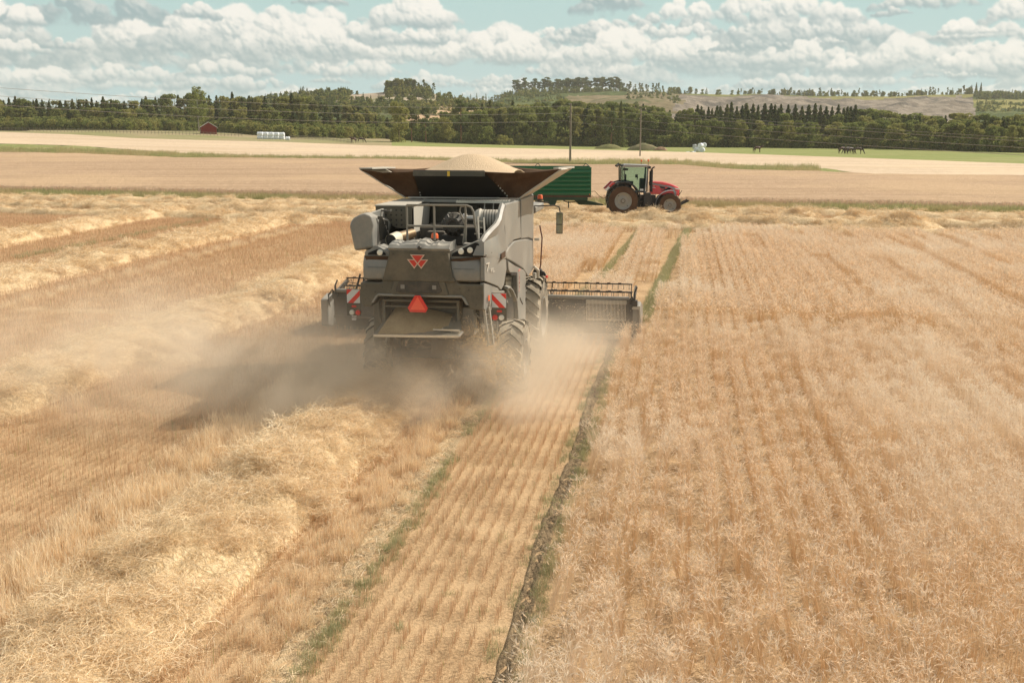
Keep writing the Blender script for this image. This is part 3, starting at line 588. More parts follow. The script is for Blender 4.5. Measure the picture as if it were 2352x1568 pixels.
# ---------------------------------------------------------------- solid builder
class MB:
    def __init__(s): s.v = []; s.f = []; s.m = []
    def add(s, v, f, mi=0):
        o = len(s.v); s.v += [tuple(map(float, p)) for p in v]; s.f += [tuple(i + o for i in q) for q in f]; s.m += [mi] * len(f); return s
    def box(s, x0, x1, y0, y1, z0, z1, mi=0):
        v = [(x, y, z) for z in (z0, z1) for y in (y0, y1) for x in (x0, x1)]
        return s.add(v, [(0, 2, 3, 1), (4, 5, 7, 6), (0, 1, 5, 4), (2, 6, 7, 3), (0, 4, 6, 2), (1, 3, 7, 5)], mi)
    def obox(s, c, ax, hx, hy, hz_, mi=0):
        "box with centre c, axes ax (3 unit vectors) and half sizes"
        c = Vector(c); A = [Vector(a) for a in ax]; v = [c + A[0] * (i * hx) + A[1] * (j * hy) + A[2] * (k * hz_) for k in (-1, 1) for j in (-1, 1) for i in (-1, 1)]
        return s.add(v, [(0, 2, 3, 1), (4, 5, 7, 6), (0, 1, 5, 4), (2, 6, 7, 3), (0, 4, 6, 2), (1, 3, 7, 5)], mi)
    def beam(s, a, b, w, h, up=(0, 0, 1), mi=0):
        a, b = Vector(a), Vector(b); d = b - a; L = d.length; d.normalize(); u = Vector(up); r = d.cross(u)
        if r.length < 1e-4: r = d.cross(Vector((1, 0, 0)))
        r.normalize(); u = r.cross(d); return s.obox((a + b) / 2, (r, d, u), w / 2, L / 2, h / 2, mi)
    def prism(s, poly, off, mi=0):
        "planar polygon (3D points) extruded by the vector off"
        n = len(poly); P = [Vector(p) for p in poly]; off = Vector(off); v = P + [p + off for p in P]
        nn = sum(((P[i] - P[0]).cross(P[(i + 1) % n] - P[0]) for i in range(1, n - 1)), Vector())
        fl = nn.dot(off) > 0
        f = [tuple(range(n))[::-1] if fl else tuple(range(n)), tuple(range(n, 2 * n)) if fl else tuple(range(n, 2 * n))[::-1]]
        for i in range(n): j = (i + 1) % n; f.append((i, j, j + n, i + n) if fl else (j, i, i + n, j + n))
        return s.add(v, f, mi)
    def tube(s, pts, r, n=10, mi=0, caps=True, rr=None):
        P = [Vector(p) for p in pts]; k0 = len(P); rings = []
        up = Vector((0, 0, 1)); prev = None
        for i, p in enumerate(P):
            d = (P[min(i + 1, k0 - 1)] - P[max(i - 1, 0)]).normalized()
            if prev is None:
                a = d.cross(up)
                if a.length < .05: a = d.cross(Vector((0, 1, 0)))
            else: a = prev - d * prev.dot(d)
            a.normalize(); b = d.cross(a); prev = a; R = rr[i] if rr else r
            rings.append([p + (a * math.cos(t) + b * math.sin(t)) * R for t in (2 * math.pi * j / n for j in range(n))])
        v = [q for g in rings for q in g]; f = []
        for i in range(k0 - 1):
            for j in range(n): a, b = i * n + j, i * n + (j + 1) % n; f.append((a, b, b + n, a + n))
        if caps: f += [tuple(range(n))[::-1], tuple(range((k0 - 1) * n, k0 * n))]
        return s.add(v, f, mi)
    def lathe(s, prof, n=32, axis='x', c=(0, 0, 0), mi=0, mis=None):
        "profile [(along, radius)] turned round an axis through c"
        v = []; f = []; fm = []
        for (a, r) in prof:
            for j in range(n):
                t = 2 * math.pi * j / n; q = (a, r * math.cos(t), r * math.sin(t)) if axis == 'x' else ((r * math.cos(t), a, r * math.sin(t)) if axis == 'y' else (r * math.cos(t), r * math.sin(t), a))
                v.append((q[0] + c[0], q[1] + c[1], q[2] + c[2]))
        o = len(s.v); s.v += v
        for i in range(len(prof) - 1):
            for j in range(n):
                a, b = i * n + j, i * n + (j + 1) % n; s.f.append((o + a, o + b, o + b + n, o + a + n)); s.m.append(mis[i] if mis else mi)
        return s
    def loft(s, rings, mi=0, closed=True, caps=True):
        n = len(rings[0]); v = [p for g in rings for p in g]; f = []
        for i in range(len(rings) - 1):
            for j in range(n if closed else n - 1): a, b = i * n + j, i * n + (j + 1) % n; f.append((a, b, b + n, a + n))
        if caps and closed: f += [tuple(range(n))[::-1], tuple(range((len(rings) - 1) * n, len(rings) * n))]
        return s.add(v, f, mi)
    def pieces(s):
        "groups of faces that stand well apart from each other"
        n = len(s.v); p = list(range(n))
        def fd(a):
            while p[a] != a: p[a] = p[p[a]]; a = p[a]
            return a
        for f in s.f:
            r = fd(f[0])
            for q in f[1:]: p[fd(q)] = r
        root = [fd(i) for i in range(n)]; ids = sorted({root[f[0]] for f in s.f})
        if len(ids) < 2 or len(ids) > 150: return None
        ix = {a: i for i, a in enumerate(ids)}; V_ = np.array(s.v); isl = np.array([ix.get(r, -1) for r in root]); k = len(ids)
        lo = np.array([V_[isl == i].min(0) for i in range(k)]); hi = np.array([V_[isl == i].max(0) for i in range(k)]); sz = (hi - lo).max(1)
        gap = np.maximum(0, np.maximum(lo[:, None] - hi[None], lo[None] - hi[:, None])); near = np.sqrt((gap ** 2).sum(2)) <= np.maximum(.02, .45 * np.maximum(sz[:, None], sz[None]))
        comp = list(range(k))
        for a, b in zip(*np.nonzero(near)): 
            ra, rb = comp[a], comp[b]
            if ra != rb: comp = [ra if c == rb else c for c in comp]
        if len(set(comp)) < 2: return None
        return [[j for j, f in enumerate(s.f) if comp[isl[f[0]]] == c] for c in sorted(set(comp))]
    def build(s, name, mats, parent=None, smooth=True, bevel=0.0, seg=2, recalc=True, split=True):
        g = s.pieces() if (split and parent is not None) else None
        if g:
            out = []
            for fs in g:
                a = MB(); mp = {}
                for j in fs:
                    for q in s.f[j]:
                        if q not in mp: mp[q] = len(a.v); a.v.append(s.v[q])
                    a.f.append(tuple(mp[q] for q in s.f[j])); a.m.append(s.m[j])
                out.append(a.build(name, mats, parent, smooth, bevel, seg, recalc, False))
            return out[0]
        me = bpy.data.meshes.new(name); me.from_pydata(s.v, [], s.f); mats = mats if isinstance(mats, (list, tuple)) else [mats]
        for q in mats: me.materials.append(q)
        me.polygons.foreach_set('material_index', s.m); me.update()
        if recalc:
            bm = bmesh.new(); bm.from_mesh(me); bmesh.ops.recalc_face_normals(bm, faces=bm.faces); bm.to_mesh(me); bm.free()
        o = link(bpy.data.objects.new(name, me)); o.parent = parent
        if smooth:
            me.polygons.foreach_set('use_smooth', [True] * len(me.polygons)); me.set_sharp_from_angle(angle=R_(32))
        if bevel:
            b = o.modifiers.new('bevel', 'BEVEL'); b.width = bevel; b.segments = seg; b.limit_method = 'ANGLE'; b.angle_limit = R_(30); b.harden_normals = True
        return o
def text_obj(body, name, m, parent, loc, rot, size, ext=.004, align='CENTER', sx=1.0):
    c = bpy.data.curves.new(name, 'FONT'); c.body = body; c.size = size; c.extrude = ext; c.align_x = align; c.align_y = 'CENTER'
    tmp = bpy.data.objects.new('tmp', c); sc.collection.objects.link(tmp); dg = bpy.context.evaluated_depsgraph_get()
    me = bpy.data.meshes.new_from_object(tmp.evaluated_get(dg)); bpy.data.objects.remove(tmp); me.materials.clear(); me.materials.append(m)
    o = link(bpy.data.objects.new(name, me)); o.parent = parent; o.location = loc; o.rotation_euler = rot; o.scale = (sx, 1, 1); return o
# ---------------------------------------------------------------- machine materials
def paint(name, c, rough=.45, dust=.35, dustc=(.46, .37, .26), metal=0.0, spec=.5, coat=0.0, scale=1.0):
    m, t, b = material(name); g = t.node('ShaderNodeNewGeometry'); tcn = t.node('ShaderNodeTexCoord')
    sp = t.node('ShaderNodeSeparateXYZ'); t.put(sp.inputs[0], g.outputs['Normal'])
    p = tcn.outputs['Object']; n1 = t.noise(p, 1.6 * scale, 5, .62); n2 = t.noise(p, 14 * scale, 4, .7)
    up = t.ss(sp.outputs[2], .1, .95)
    d = t.m('MULTIPLY', t.m('ADD', t.ss(t.m('ADD', t.m('MULTIPLY', n1, .7), t.m('MULTIPLY', n2, .3)), .40, .68), t.m('MULTIPLY', up, .9)), dust, clamp=True)
    cc = t.mix(t.m('MULTIPLY', t.ss(n2, .35, .7), .12), c, tuple(x * .7 for x in c))
    setp(t, b, Base_Color=t.mix(d, cc, dustc), Roughness=t.m('MULTIPLY_ADD', d, .45, rough, clamp=True), Metallic=t.m('MULTIPLY', t.m('SUBTRACT', 1.0, d), metal))
    b.inputs['Specular IOR Level'].default_value = spec; b.inputs['Coat Weight'].default_value = coat; b.inputs['Coat Roughness'].default_value = .15
    return m
def plain(name, c, rough=.6, metal=0, emit=None, alpha=None, trans=0):
    m, t, b = material(name); setp(t, b, Base_Color=(*c, 1), Roughness=rough, Metallic=metal)
    b.inputs['Transmission Weight'].default_value = trans; return m
P_grey = paint('warm_grey_paint', (.205, .205, .188), .34, .36, (.46, .40, .31))
P_grey2 = paint('olive_grey_plastic', (.078, .072, .052), .45, .34, (.30, .24, .16))
P_dark = paint('dark_steel', (.035, .034, .03), .5, .3, (.25, .20, .14))
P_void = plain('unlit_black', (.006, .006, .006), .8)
P_cover = paint('black_cover_sheet', (.016, .013, .010), .6, .12, (.12, .08, .05))
P_black = paint('black_plastic', (.012, .012, .012), .55, .15, (.2, .16, .11))
P_pale = paint('pale_sheet', (.50, .47, .40), .5, .3, (.50, .42, .31))
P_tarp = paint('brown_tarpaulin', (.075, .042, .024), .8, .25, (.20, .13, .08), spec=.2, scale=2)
P_rail = paint('rail_tube_paint', (.20, .19, .16), .4, .25)
P_steel = paint('worn_steel', (.55, .54, .50), .3, .35, metal=.8)
P_cream = paint('cream_pipe', (.72, .66, .50), .5, .15)
P_rubber = paint('dusty_rubber', (.05, .045, .038), .8, 1.15, (.42, .36, .27), spec=.2)
P_rim = paint('grey_rim', (.30, .30, .28), .4, .35, (.42, .36, .28))
P_red = plain('red_reflector', (.75, .03, .02), .35); P_redm = plain('red_film', (.80, .04, .025), .4); P_white = plain('white_film', (.74, .74, .72), .45)
P_org = plain('orange_lens', (.85, .16, .05), .25); P_lens = plain('lamp_lens', (.80, .78, .68), .12); P_yel = plain('yellow_film', (.75, .48, .05), .5)
P_logo = plain('logo_red', (.55, .035, .02), .4); P_logow = plain('logo_edge', (.62, .45, .34), .4); P_faint = plain('faded_pink_print', (.46, .20, .17), .5); P_pr = plain('pale_print', (.55, .50, .42), .5)
P_grain = None
m, t, b = material('barley_grain'); p = geo_pos(t); v_ = t.node('ShaderNodeTexVoronoi'); t.put(v_.inputs['Vector'], p); v_.inputs['Scale'].default_value = 45
bp = t.node('ShaderNodeBump'); bp.inputs['Distance'].default_value = .02; t.put(bp.inputs['Height'], v_.outputs['Distance'])
setp(t, b, Base_Color=t.mix(t.noise(p, 30, 3, .7), (.52, .36, .20), (.78, .60, .40)), Roughness=.8, Normal=bp.outputs[0]); P_grain = m
# ---------------------------------------------------------------- the combine harvester; local x right, y forward, z up, origin under the front axle
HO = (-.882, 26.337, 0)
H = empty('combine_harvester', HO, -TH)
tag(H, 'grey combine harvester seen from behind with heaped open grain tank, cutting the barley', 'combine harvester')
def tyre(parent, c, R, w, rim, side, lugs, hub_in=.12):
    "tyre and rim turned round the x axis; lugs in a chevron"
    t = MB(); hw = w / 2; prof = []
    sh = [(-.93, rim * 1.0), (-1.0, rim + (R - rim) * .35), (-.97, rim + (R - rim) * .68), (-.86, R * .945), (-.5, R * .955), (0, R * .96), (.5, R * .955), (.86, R * .945), (.97, rim + (R - rim) * .68), (1.0, rim + (R - rim) * .35), (.93, rim)]
    t.lathe([(a * hw, r) for a, r in sh], 56, 'x')
    for k in range(lugs):
        for sd_ in (-1, 1):
            a0 = 2 * math.pi * (k + (.5 if sd_ > 0 else 0)) / lugs; L = []
            for q in range(6):                          # lug runs from the middle outwards and over the shoulder
                f = q / 5; x = sd_ * hw * (-.04 + 1.03 * f); a = a0 + (.30 + .10 * f) * f * (1.0) * (2 * math.pi / lugs) * 2.2
                rr = R * (1.0 if f < .82 else .965); rb = R * .93 if f < .95 else R * .88; da = .030 / R * (1.05 + .25 * f) * 1.15
                L.append([(x, rr_ * math.cos(a + s_), rr_ * math.sin(a + s_)) for rr_, s_ in ((rb, -da * 1.5), (rr, -da), (rr, da), (rb, da * 1.5))])
            t.loft(L)
    o = t.build('tyre', P_rubber, parent, smooth=True); o.location = c
    r = MB(); s = side
    r.lathe([(-s * hw * .93, rim * 1.0), (-s * hw * .5, rim * .93), (s * hw * .35, rim * .93), (s * hw * .93, rim * 1.0), (s * hw * .97, rim * 1.03), (s * hw * .97, rim * .97), (s * hw * .60, rim * .88), (s * hw * .28, rim * .80), (s * hw * .30, rim * .42), (s * hw * .55, rim * .36), (s * hw * .58, rim * .16), (s * hw * .60, .001)], 40, 'x')
    for k in range(10):
        a = 2 * math.pi * k / 10; r.lathe([(s * hw * .5, .022), (s * hw * .63, .022), (s * hw * .63, .001)], 8, 'x', (0, rim * .28 * math.cos(a), rim * .28 * math.sin(a)), 1)
    o2 = r.build('rim', [P_rim, P_dark], parent); o2.location = c
    return o, o2
def wheel(parent, name, x, y, R, w, rim, lugs, rot=0.0):
    e = empty(name, (x, y, R), 0, parent); e.rotation_euler = (rot, 0, 0); side = 1 if x > 0 else -1
    tyre(e, (0, 0, 0), R, w, rim, side, lugs); return e
wheel(H, 'front_wheel', 1.36, 0, 1.03, .72, .50, 20, .1); wheel(H, 'front_wheel', -1.36, 0, 1.03, .72, .50, 20, .3)
wheel(H, 'rear_wheel', 1.53, -3.72, .81, .56, .38, 17, .2); wheel(H, 'rear_wheel', -1.38, -3.72, .81, .56, .38, 17, .5)
a = MB(); a.tube([(-1.3, 0, 1.03), (1.3, 0, 1.03)], .16, 14); a.tube([(-1.3, -3.72, .81), (1.35, -3.72, .81)], .11, 12); a.box(-.28, .28, -3.95, -3.5, .75, 1.25); a.beam((0, -3.7, .95), (.9, -3.65, 1.3), .12, .14)
a.build('axles', P_dark, H, bevel=.01)
# inner hull
a = MB(); a.prism([(-.98, 1.0, .95), (-.98, 1.0, 3.28), (-.98, -5.6, 3.2), (-.98, -5.5, 2.35), (-.98, -5.3, 1.75), (-.98, -4.2, 1.2), (-.98, -2.8, .95)], (2.08, 0, 0))
a.build('threshing_hull', P_dark, H, bevel=.02)
# rear hood: wing panels and raised centre trapezoid
def panel(pts, thick, name, m, parent, bev=.02, off=None):
    a = MB(); a.prism(pts, off if off else (0, thick, 0)); return a.build(name, m, parent, bevel=bev)
Y0 = -6.0
hood = empty('rear_hood', (0, 0, 0), 0, H)
a = MB()   # upper body of the hood: curved wings lofted in x
prof = [(-5.25, 3.22), (-5.88, 3.22), (-5.965, 3.10), (-5.99, 2.92), (-5.97, 2.78), (-5.90, 2.74), (-5.25, 2.74)]
rings = []
for x, k, dz in ((-1.17, .82, 0), (-1.145, .95, 0), (-1.05, 1, 0), (-.60, 1, 0)): rings.append([(x, -5.25 + (y + 5.25) * k, z) for y, z in prof])
a.loft(rings); rings = []
for x, k in ((.60, 1), (1.14, 1), (1.24, .93), (1.29, .80)): rings.append([(x, -5.25 + (y + 5.25) * k, z) for y, z in prof])
a.loft(rings); a.build('wing_panel', P_grey2 if 0 else P_grey, hood, bevel=.02)
panel([(-.57, Y0 - .03, 3.36), (.60, Y0 - .03, 3.36), (.70, Y0 - .05, 2.86), (.76, Y0 - .03, 2.745), (-.76, Y0 - .03, 2.745), (-.70, Y0 - .05, 2.86)], .5, 'centre_panel', P_grey2, hood, .025)
# lower apron with recess
a = MB(); yb = Y0 + .015
lo = [(-1.2, 2.70), (-.76, 2.71), (-.66, 2.88), (.68, 2.88), (.80, 2.71), (1.28, 2.71), (1.30, 2.50), (1.27, 2.19), (1.02, 2.22), (.90, 2.42), (-.88, 2.42), (-.98, 2.22), (-1.16, 2.22), (-1.22, 2.48)]
a.prism([(x, yb, z) for x, z in lo], (0, .42, 0)); a.build('apron_panel', P_grey2, hood, bevel=.03, seg=3)
a = MB(); a.prism([(-.50, yb - .035, 2.76), (-.46, yb - .035, 2.79), (.48, yb - .035, 2.79), (.52, yb - .035, 2.76), (.60, yb - .035, 2.50), (.52, yb - .035, 2.475), (-.52, yb - .035, 2.475), (-.60, yb - .035, 2.50)], (0, .05, 0))
a.build('recess_rim', P_grey2, hood, bevel=.015)
a = MB(); a.prism([(-.40, yb - .055, 2.745), (.40, yb - .055, 2.745), (.47, yb - .055, 2.57), (.42, yb - .055, 2.52), (-.42, yb - .055, 2.52), (-.47, yb - .055, 2.57)], (0, .03, 0)); a.build('hatch', P_dark, hood, bevel=.012)
a = MB(); a.prism([(x, yb - .03, z) for x, z in [(-.90, 2.43), (-.84, 2.485), (.86, 2.485), (.93, 2.43), (1.0, 2.30), (.95, 2.30), (.86, 2.44), (-.84, 2.44), (-.93, 2.30), (-.98, 2.30)]], (0, .1, 0)); a.build('lower_lip', P_grey, hood, bevel=.012)
# quilted top bar above the emblem panel
a = MB(); rings = []
for i in range(25):
    x = -.60 + 1.24 * i / 24; wv = .016 * math.sin(i * 1.1) + (.035 if 8 < i < 15 else 0) + .012 * math.sin(i * 2.7); k = 1 if 1 < i < 23 else .8
    rings.append([(x, -5.98 - .03, 3.345), (x, -6.05, 3.40), (x, -5.98, 3.465 * 1 + wv * .6), (x, -5.75, 3.50 + wv), (x, -5.48, 3.50 + wv * 1.2), (x, -5.42, 3.42), (x, -5.45, 3.33)])
a.loft(rings); a.build('top_bar', P_grey, hood, bevel=.01)
a = MB(); a.lathe([(-6.085, .001), (-6.085, .035), (-6.02, .045), (-5.95, .045)], 16, 'y', (.04, 0, 3.415)); a.build('rear_camera', P_dark, hood)
# emblem: three red triangles with pale edges
def tri_emblem(name, parent, tris, y, m_edge, m_fill, k=.74, d=.006):
    e = empty(name, (0, 0, 0), 0, parent)
    for q, T in enumerate(tris):
        cx_ = sum(p[0] for p in T) / 3; cz_ = sum(p[1] for p in T) / 3; yy = y - .004 * q
        MB().prism([(x, yy, z) for x, z in T], (0, d, 0)).build('triangle', m_edge, e)
        MB().prism([(cx_ + (x - cx_) * k, yy - .003, cz_ + (z - cz_) * k) for x, z in T], (0, d, 0)).build('triangle', m_fill, e)
    return e
tri_emblem('emblem', hood, [[(-.215, 3.19), (.075, 3.19), (-.07, 3.005)], [(-.075, 3.19), (.215, 3.19), (.07, 3.005)], [(-.15, 3.285), (.15, 3.285), (0, 3.085)]], Y0 - .065, P_logow, P_logo)
# slow vehicle triangle
sm = empty('warning_triangle', (0, 0, 0), 0, H); T0 = [(-.055, 2.485), (.055, 2.485), (.205, 2.235), (.16, 2.15), (-.16, 2.15), (-.205, 2.235)]
MB().prism([(x, -6.12, z) for x, z in T0], (0, .012, 0)).build('border', P_red, sm, bevel=.003)
MB().prism([(x, -6.128, z) for x, z in [(0, 2.46), (.155, 2.20), (-.155, 2.20)]], (0, .01, 0)).build('reflector', P_org if 0 else plain('bright_red_film', (.95, .12, .06), .35), sm)
MB().box(-.02, .02, -6.11, -5.95, 2.2, 2.44).build('bracket', P_dark, sm)
for bx, bz in ((-1.08, 2.62), (-.90, 2.52), (1.0, 2.60), (1.16, 2.44), (-1.1, 2.36), (-.55, 2.94), (.56, 2.94), (-.5, 3.28), (.53, 3.29), (-.75, 2.62), (.82, 2.62), (1.15, 2.30)):
    MB().lathe([(-.012, .001), (-.010, .011), (.0, .014)], 8, 'y', (bx, -6.045 if abs(bx) < .6 and bz > 2.8 else -5.985, bz)).build('bolt', P_dark, hood)
for x0_, x1_ in ((-1.04, -.66), (.70, 1.12)): MB().box(x0_, x1_, -5.995, -5.990, 3.005, 3.011).build('seam', P_dark, hood)
for x0_ in (-.36, .28): MB().box(x0_, x0_ + .08, -6.046, -6.042, 2.60, 2.68).build('hatch_catch', P_grey, hood)
MB().prism([(1.352, -5.80, 2.36), (1.365, -5.75, 2.36), (1.365, -5.75, 2.47), (1.352, -5.80, 2.47)], (.01, 0, 0)).build('side_reflector', P_org, H)
# light pods and upper corner cowls
def pod(s, xo):
    e = empty('light_pod', (0, 0, 0), 0, H)
    P0 = [(.60, 3.20), (.58, 3.25), (.62, 3.31), (1.16, 3.56), (1.22, 3.54), (1.35, 3.28), (1.30, 3.20)] if s > 0 else [(-.60, 3.20), (-.60, 3.30), (-.86, 3.42), (-1.12, 3.30), (-1.12, 3.20)]
    a = MB(); a.prism([(x, -5.90, z) for x, z in P0], (0, .5, 0)); c0 = (sum(p[0] for p in P0) / len(P0), sum(p[1] for p in P0) / len(P0))
    a.build('cowl', P_grey, e, bevel=.015)
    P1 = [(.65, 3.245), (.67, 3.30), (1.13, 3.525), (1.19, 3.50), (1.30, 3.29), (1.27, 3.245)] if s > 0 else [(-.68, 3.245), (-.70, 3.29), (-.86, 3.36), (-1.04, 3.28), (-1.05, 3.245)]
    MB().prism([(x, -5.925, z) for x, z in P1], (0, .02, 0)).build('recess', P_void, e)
    for lx, lz in (((.84, 3.345), (1.02, 3.375)) if s > 0 else ((-.80, 3.295),)):
        MB().lathe([(-5.95, .001), (-5.948, .040), (-5.94, .056), (-5.915, .060)], 20, 'y', (lx, 0, lz)).build('work_light', P_lens, e)
pod(1, 0); pod(-1, 0)
# brown shadow gap trim under the pods
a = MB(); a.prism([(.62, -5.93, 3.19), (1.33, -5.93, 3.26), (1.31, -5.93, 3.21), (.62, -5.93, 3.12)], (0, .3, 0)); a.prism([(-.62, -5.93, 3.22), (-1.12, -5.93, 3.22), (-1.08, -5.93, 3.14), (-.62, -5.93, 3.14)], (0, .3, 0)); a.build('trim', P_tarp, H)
# right flank: stacked panels with a sweeping upper edge
fl = empty('right_flank', (0, 0, 0), 0, H)
def flank(poly, name, m=P_grey, x=1.42, th=.08, bev=.02, curve=0.0, parent=None):
    "panel in the y-z plane; curve pulls the rear end towards the middle"
    pts = [(x - curve * max(0, (-4.6 - y)) ** 1.6, y, z) for y, z in poly]
    a = MB(); n = len(pts); a.prism([(x, y, z) for y, z in poly], (-th, 0, 0)); 
    if curve: a.v = [(vx - curve * max(0, (-4.6 - vy)) ** 1.6, vy, vz) for vx, vy, vz in a.v]
    return a.build(name, m, parent or fl, bevel=bev)
def densify(p, k=4): return [tuple(np.array(p[i]) + (np.array(p[(i + 1) % len(p)]) - np.array(p[i])) * j / k) for i in range(len(p)) for j in range(k)]
flank([(-4.30, 4.16), (-2.40, 4.11), (-2.20, 3.24), (-3.2, 3.30), (-3.95, 3.26), (-4.30, 3.18), (-4.45, 3.85)], 'upper_door', x=1.46)
flank([(-2.17, 4.11), (-.15, 4.09), (-.15, 3.00), (-1.0, 3.13), (-2.17, 3.22)], 'side_door', x=1.46)
flank([(-4.30, 3.15), (-3.95, 3.22), (-3.2, 3.27), (-2.2, 3.20), (-1.1, 3.10), (-1.1, 2.2), (-1.9, 2.50), (-3.2, 2.80), (-4.26, 3.02)], 'middle_door', x=1.47)
flank([(-1.07, 3.09), (-.15, 2.96), (-.15, 2.25), (-1.07, 2.2)], 'front_door', x=1.46)
# swoop: from the rear corner up to the tank shoulder
a = MB(); sw_top = [(-5.90, 3.55), (-5.75, 3.66), (-5.45, 3.74), (-5.05, 3.82), (-4.85, 3.92), (-4.66, 4.06), (-4.42, 4.18)]; sw_bot = [(-5.98, 3.28), (-5.8, 3.22), (-5.4, 3.16), (-5.0, 3.10), (-4.7, 3.06), (-4.45, 3.04), (-4.28, 3.03)]
rings = []
for i, ((yt, zt), (yb_, zb)) in enumerate(zip(sw_top, sw_bot)):
    xo = 1.30 + .16 * min(1, i / 3.5); xm = xo - .13 * math.sin(math.pi * min(1, i / 6)) * .6
    rings.append([(xo - .11, yt, zt), (xo - .05, yt - .02, zt + .015), (xo, yt, zt - .03), (xm, (yt + yb_) / 2, (zt + zb) / 2 + .1), (xo + .01, yb_, zb + .06), (xo, yb_, zb), (xo - .22, yb_, zb)])
a.loft(rings); a.build('rear_swoop', P_grey, fl, bevel=.008)
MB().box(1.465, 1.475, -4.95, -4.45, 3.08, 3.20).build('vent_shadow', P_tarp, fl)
# lower rear side, wraps from the hood to the leg
side_poly = densify([(-5.96, 3.24), (-5.2, 3.17), (-4.28, 3.00), (-4.22, 2.80), (-4.55, 2.50), (-4.85, 2.44), (-5.10, 2.55), (-5.96, 2.78)], 3)
flank(side_poly, 'rear_side_panel', x=1.46, curve=.09, bev=.012)
flank(densify([(-5.96, 2.74), (-5.10, 2.52), (-4.9, 2.42), (-4.4, 2.36), (-4.2, 2.20), (-3.9, 2.0), (-4.4, 2.15), (-5.3, 2.12), (-5.7, 2.14), (-5.97, 2.22)], 3), 'lower_side_panel', x=1.45, curve=.09, bev=.012)
flank([(-4.25, 2.97), (-3.28, 2.74), (-2.0, 2.48), (-1.72, 2.38), (-1.72, .95), (-2.6, .95), (-2.85, 1.55), (-3.05, 2.05), (-3.12, 2.56), (-4.0, 2.68), (-4.2, 2.78)], 'side_leg', x=1.50, th=.10)
flank([(-4.0, 2.62), (-3.18, 2.52), (-3.12, 2.0), (-3.9, 2.1)], 'inner_door', P_grey2, x=1.40)
MB().prism([(1.515, -4.0, 2.685), (1.515, -3.14, 2.57), (1.515, -3.08, 2.0), (1.515, -3.15, 2.0), (1.515, -3.20, 2.52), (1.515, -4.0, 2.635)], (.006, 0, 0)).build('door_seam', P_black, fl)
a = MB(); arc = [(-4.45, 2.44), (-4.1, 2.40), (-3.75, 2.28), (-3.45, 2.12), (-3.2, 1.96)]
a.loft([[(1.44, y, z + .03), (1.53, y, z), (1.53, y, z - .04), (1.44, y, z - .04)] for y, z in arc], caps=True); a.build('wheel_arch_lip', P_grey, fl, bevel=.008)
text_obj('7', 'number_print', P_pr, fl, (1.345, -5.80, 3.02), (R_(90), 0, R_(80.6)), .25, .003, sx=1.9)
text_obj('PL', 'letter_print', P_pr, fl, (1.388, -5.50, 2.93), (R_(90), 0, R_(81.8)), .13, .003, sx=2.0)
text_obj('IDEAL', 'model_print', P_faint, fl, (1.503, -2.75, 2.28), (R_(90), R_(0), R_(90)), .17, .002, sx=1.0).rotation_euler = (R_(90), R_(90), R_(90))
MB().box(1.503, 1.508, -2.9, -2.6, 2.55, 2.60).build('print_stripe', P_faint, fl)
for yy, zz in ((-1.8, 2.08), (-1.8, 1.75)): MB().prism([(1.503, yy, zz + .04), (1.503, yy + .07, zz), (1.503, yy, zz - .04)], (.004, 0, 0)).build('vent_notch', P_dark, fl)
MB().beam((1.504, -2.65, 1.92), (1.504, -2.25, 1.72), .02, .03).build('slot', P_dark, fl)
# left flank (mostly hidden)
flank([(-5.3, 4.0), (-.15, 4.09), (-.15, 2.2), (-1.7, .95), (-2.6, .95), (-3.0, 2.2), (-5.3, 2.3)], 'left_side_panel', x=-1.22, th=.06, parent=H)
# lower leg on the left with brackets
a = MB(); a.prism([(-1.20, -5.1, 2.25), (-.95, -5.1, 2.25), (-.98, -5.1, 1.35), (-1.22, -5.1, 1.30)], (0, .05, 0)); a.beam((-1.1, -5.15, 2.3), (-1.02, -5.15, 1.4), .05, .05); a.build('rear_leg', P_grey2, H, bevel=.01)
# engine deck
deck = empty('engine_deck', (0, 0, 0), 0, H)
MB().box(-1.15, 1.38, -5.55, -2.2, 3.24, 3.30).build('deck_floor', P_dark, deck, bevel=.01)
MB().box(-1.22, 1.36, -2.28, -2.18, 3.3, 4.06).build('front_wall', P_grey2, deck)
a = MB(); a.box(-.55, .02, -2.36, -2.285, 3.32, 4.0); a.box(.06, .5, -2.34, -2.285, 3.6, 3.98); a.build('wall_panel', P_grey2, deck, bevel=.01)
a = MB(); a.box(-.72, 1.40, -2.75, -2.1, 4.06, 4.13); a.build('walk_board', P_grey, deck, bevel=.015)
a = MB(); a.box(.10, 1.30, -2.92, -2.76, 4.075, 4.125); [a.box(.12 + i * .06, .14 + i * .06, -2.93, -2.6, 4.125, 4.145) for i in range(20)]; a.build('tread_strip', P_steel, deck)
# air intake box with perforated cover
ib = empty('air_intake_box', (0, 0, 0), 0, deck)
xl, xr_, yb2 = -1.42, -.62, -4.05
cut = [(xl, 4.06), (xr_, 4.06), (xr_, 3.60), (-.96, 3.60), (xl, 3.86)]
a = MB(); a.prism([(x, yb2 + .02, z) for x, z in cut], (0, 1.8, 0)); a.build('box_body', P_dark, ib)
a = MB(); a.prism([(x, yb2, z) for x, z in cut], (0, .018, 0)); a.build('perforated_plate', P_grey2, ib)
k = 0
for r_ in range(4):
    for c_ in range(6):
        if c_ < r_ - 0 and r_ > 0 and c_ < (0, 1, 1, 2)[r_]: continue
        x = -1.31 + c_ * .115; z = 3.985 - r_ * .105
        MB().lathe([(yb2 - .004, .001), (yb2 - .004, .021), (yb2 + .004, .021)], 12, 'y', (x, 0, z)).build('hole', P_pale if (r_ == 0 and c_ < 3) else P_black, ib)
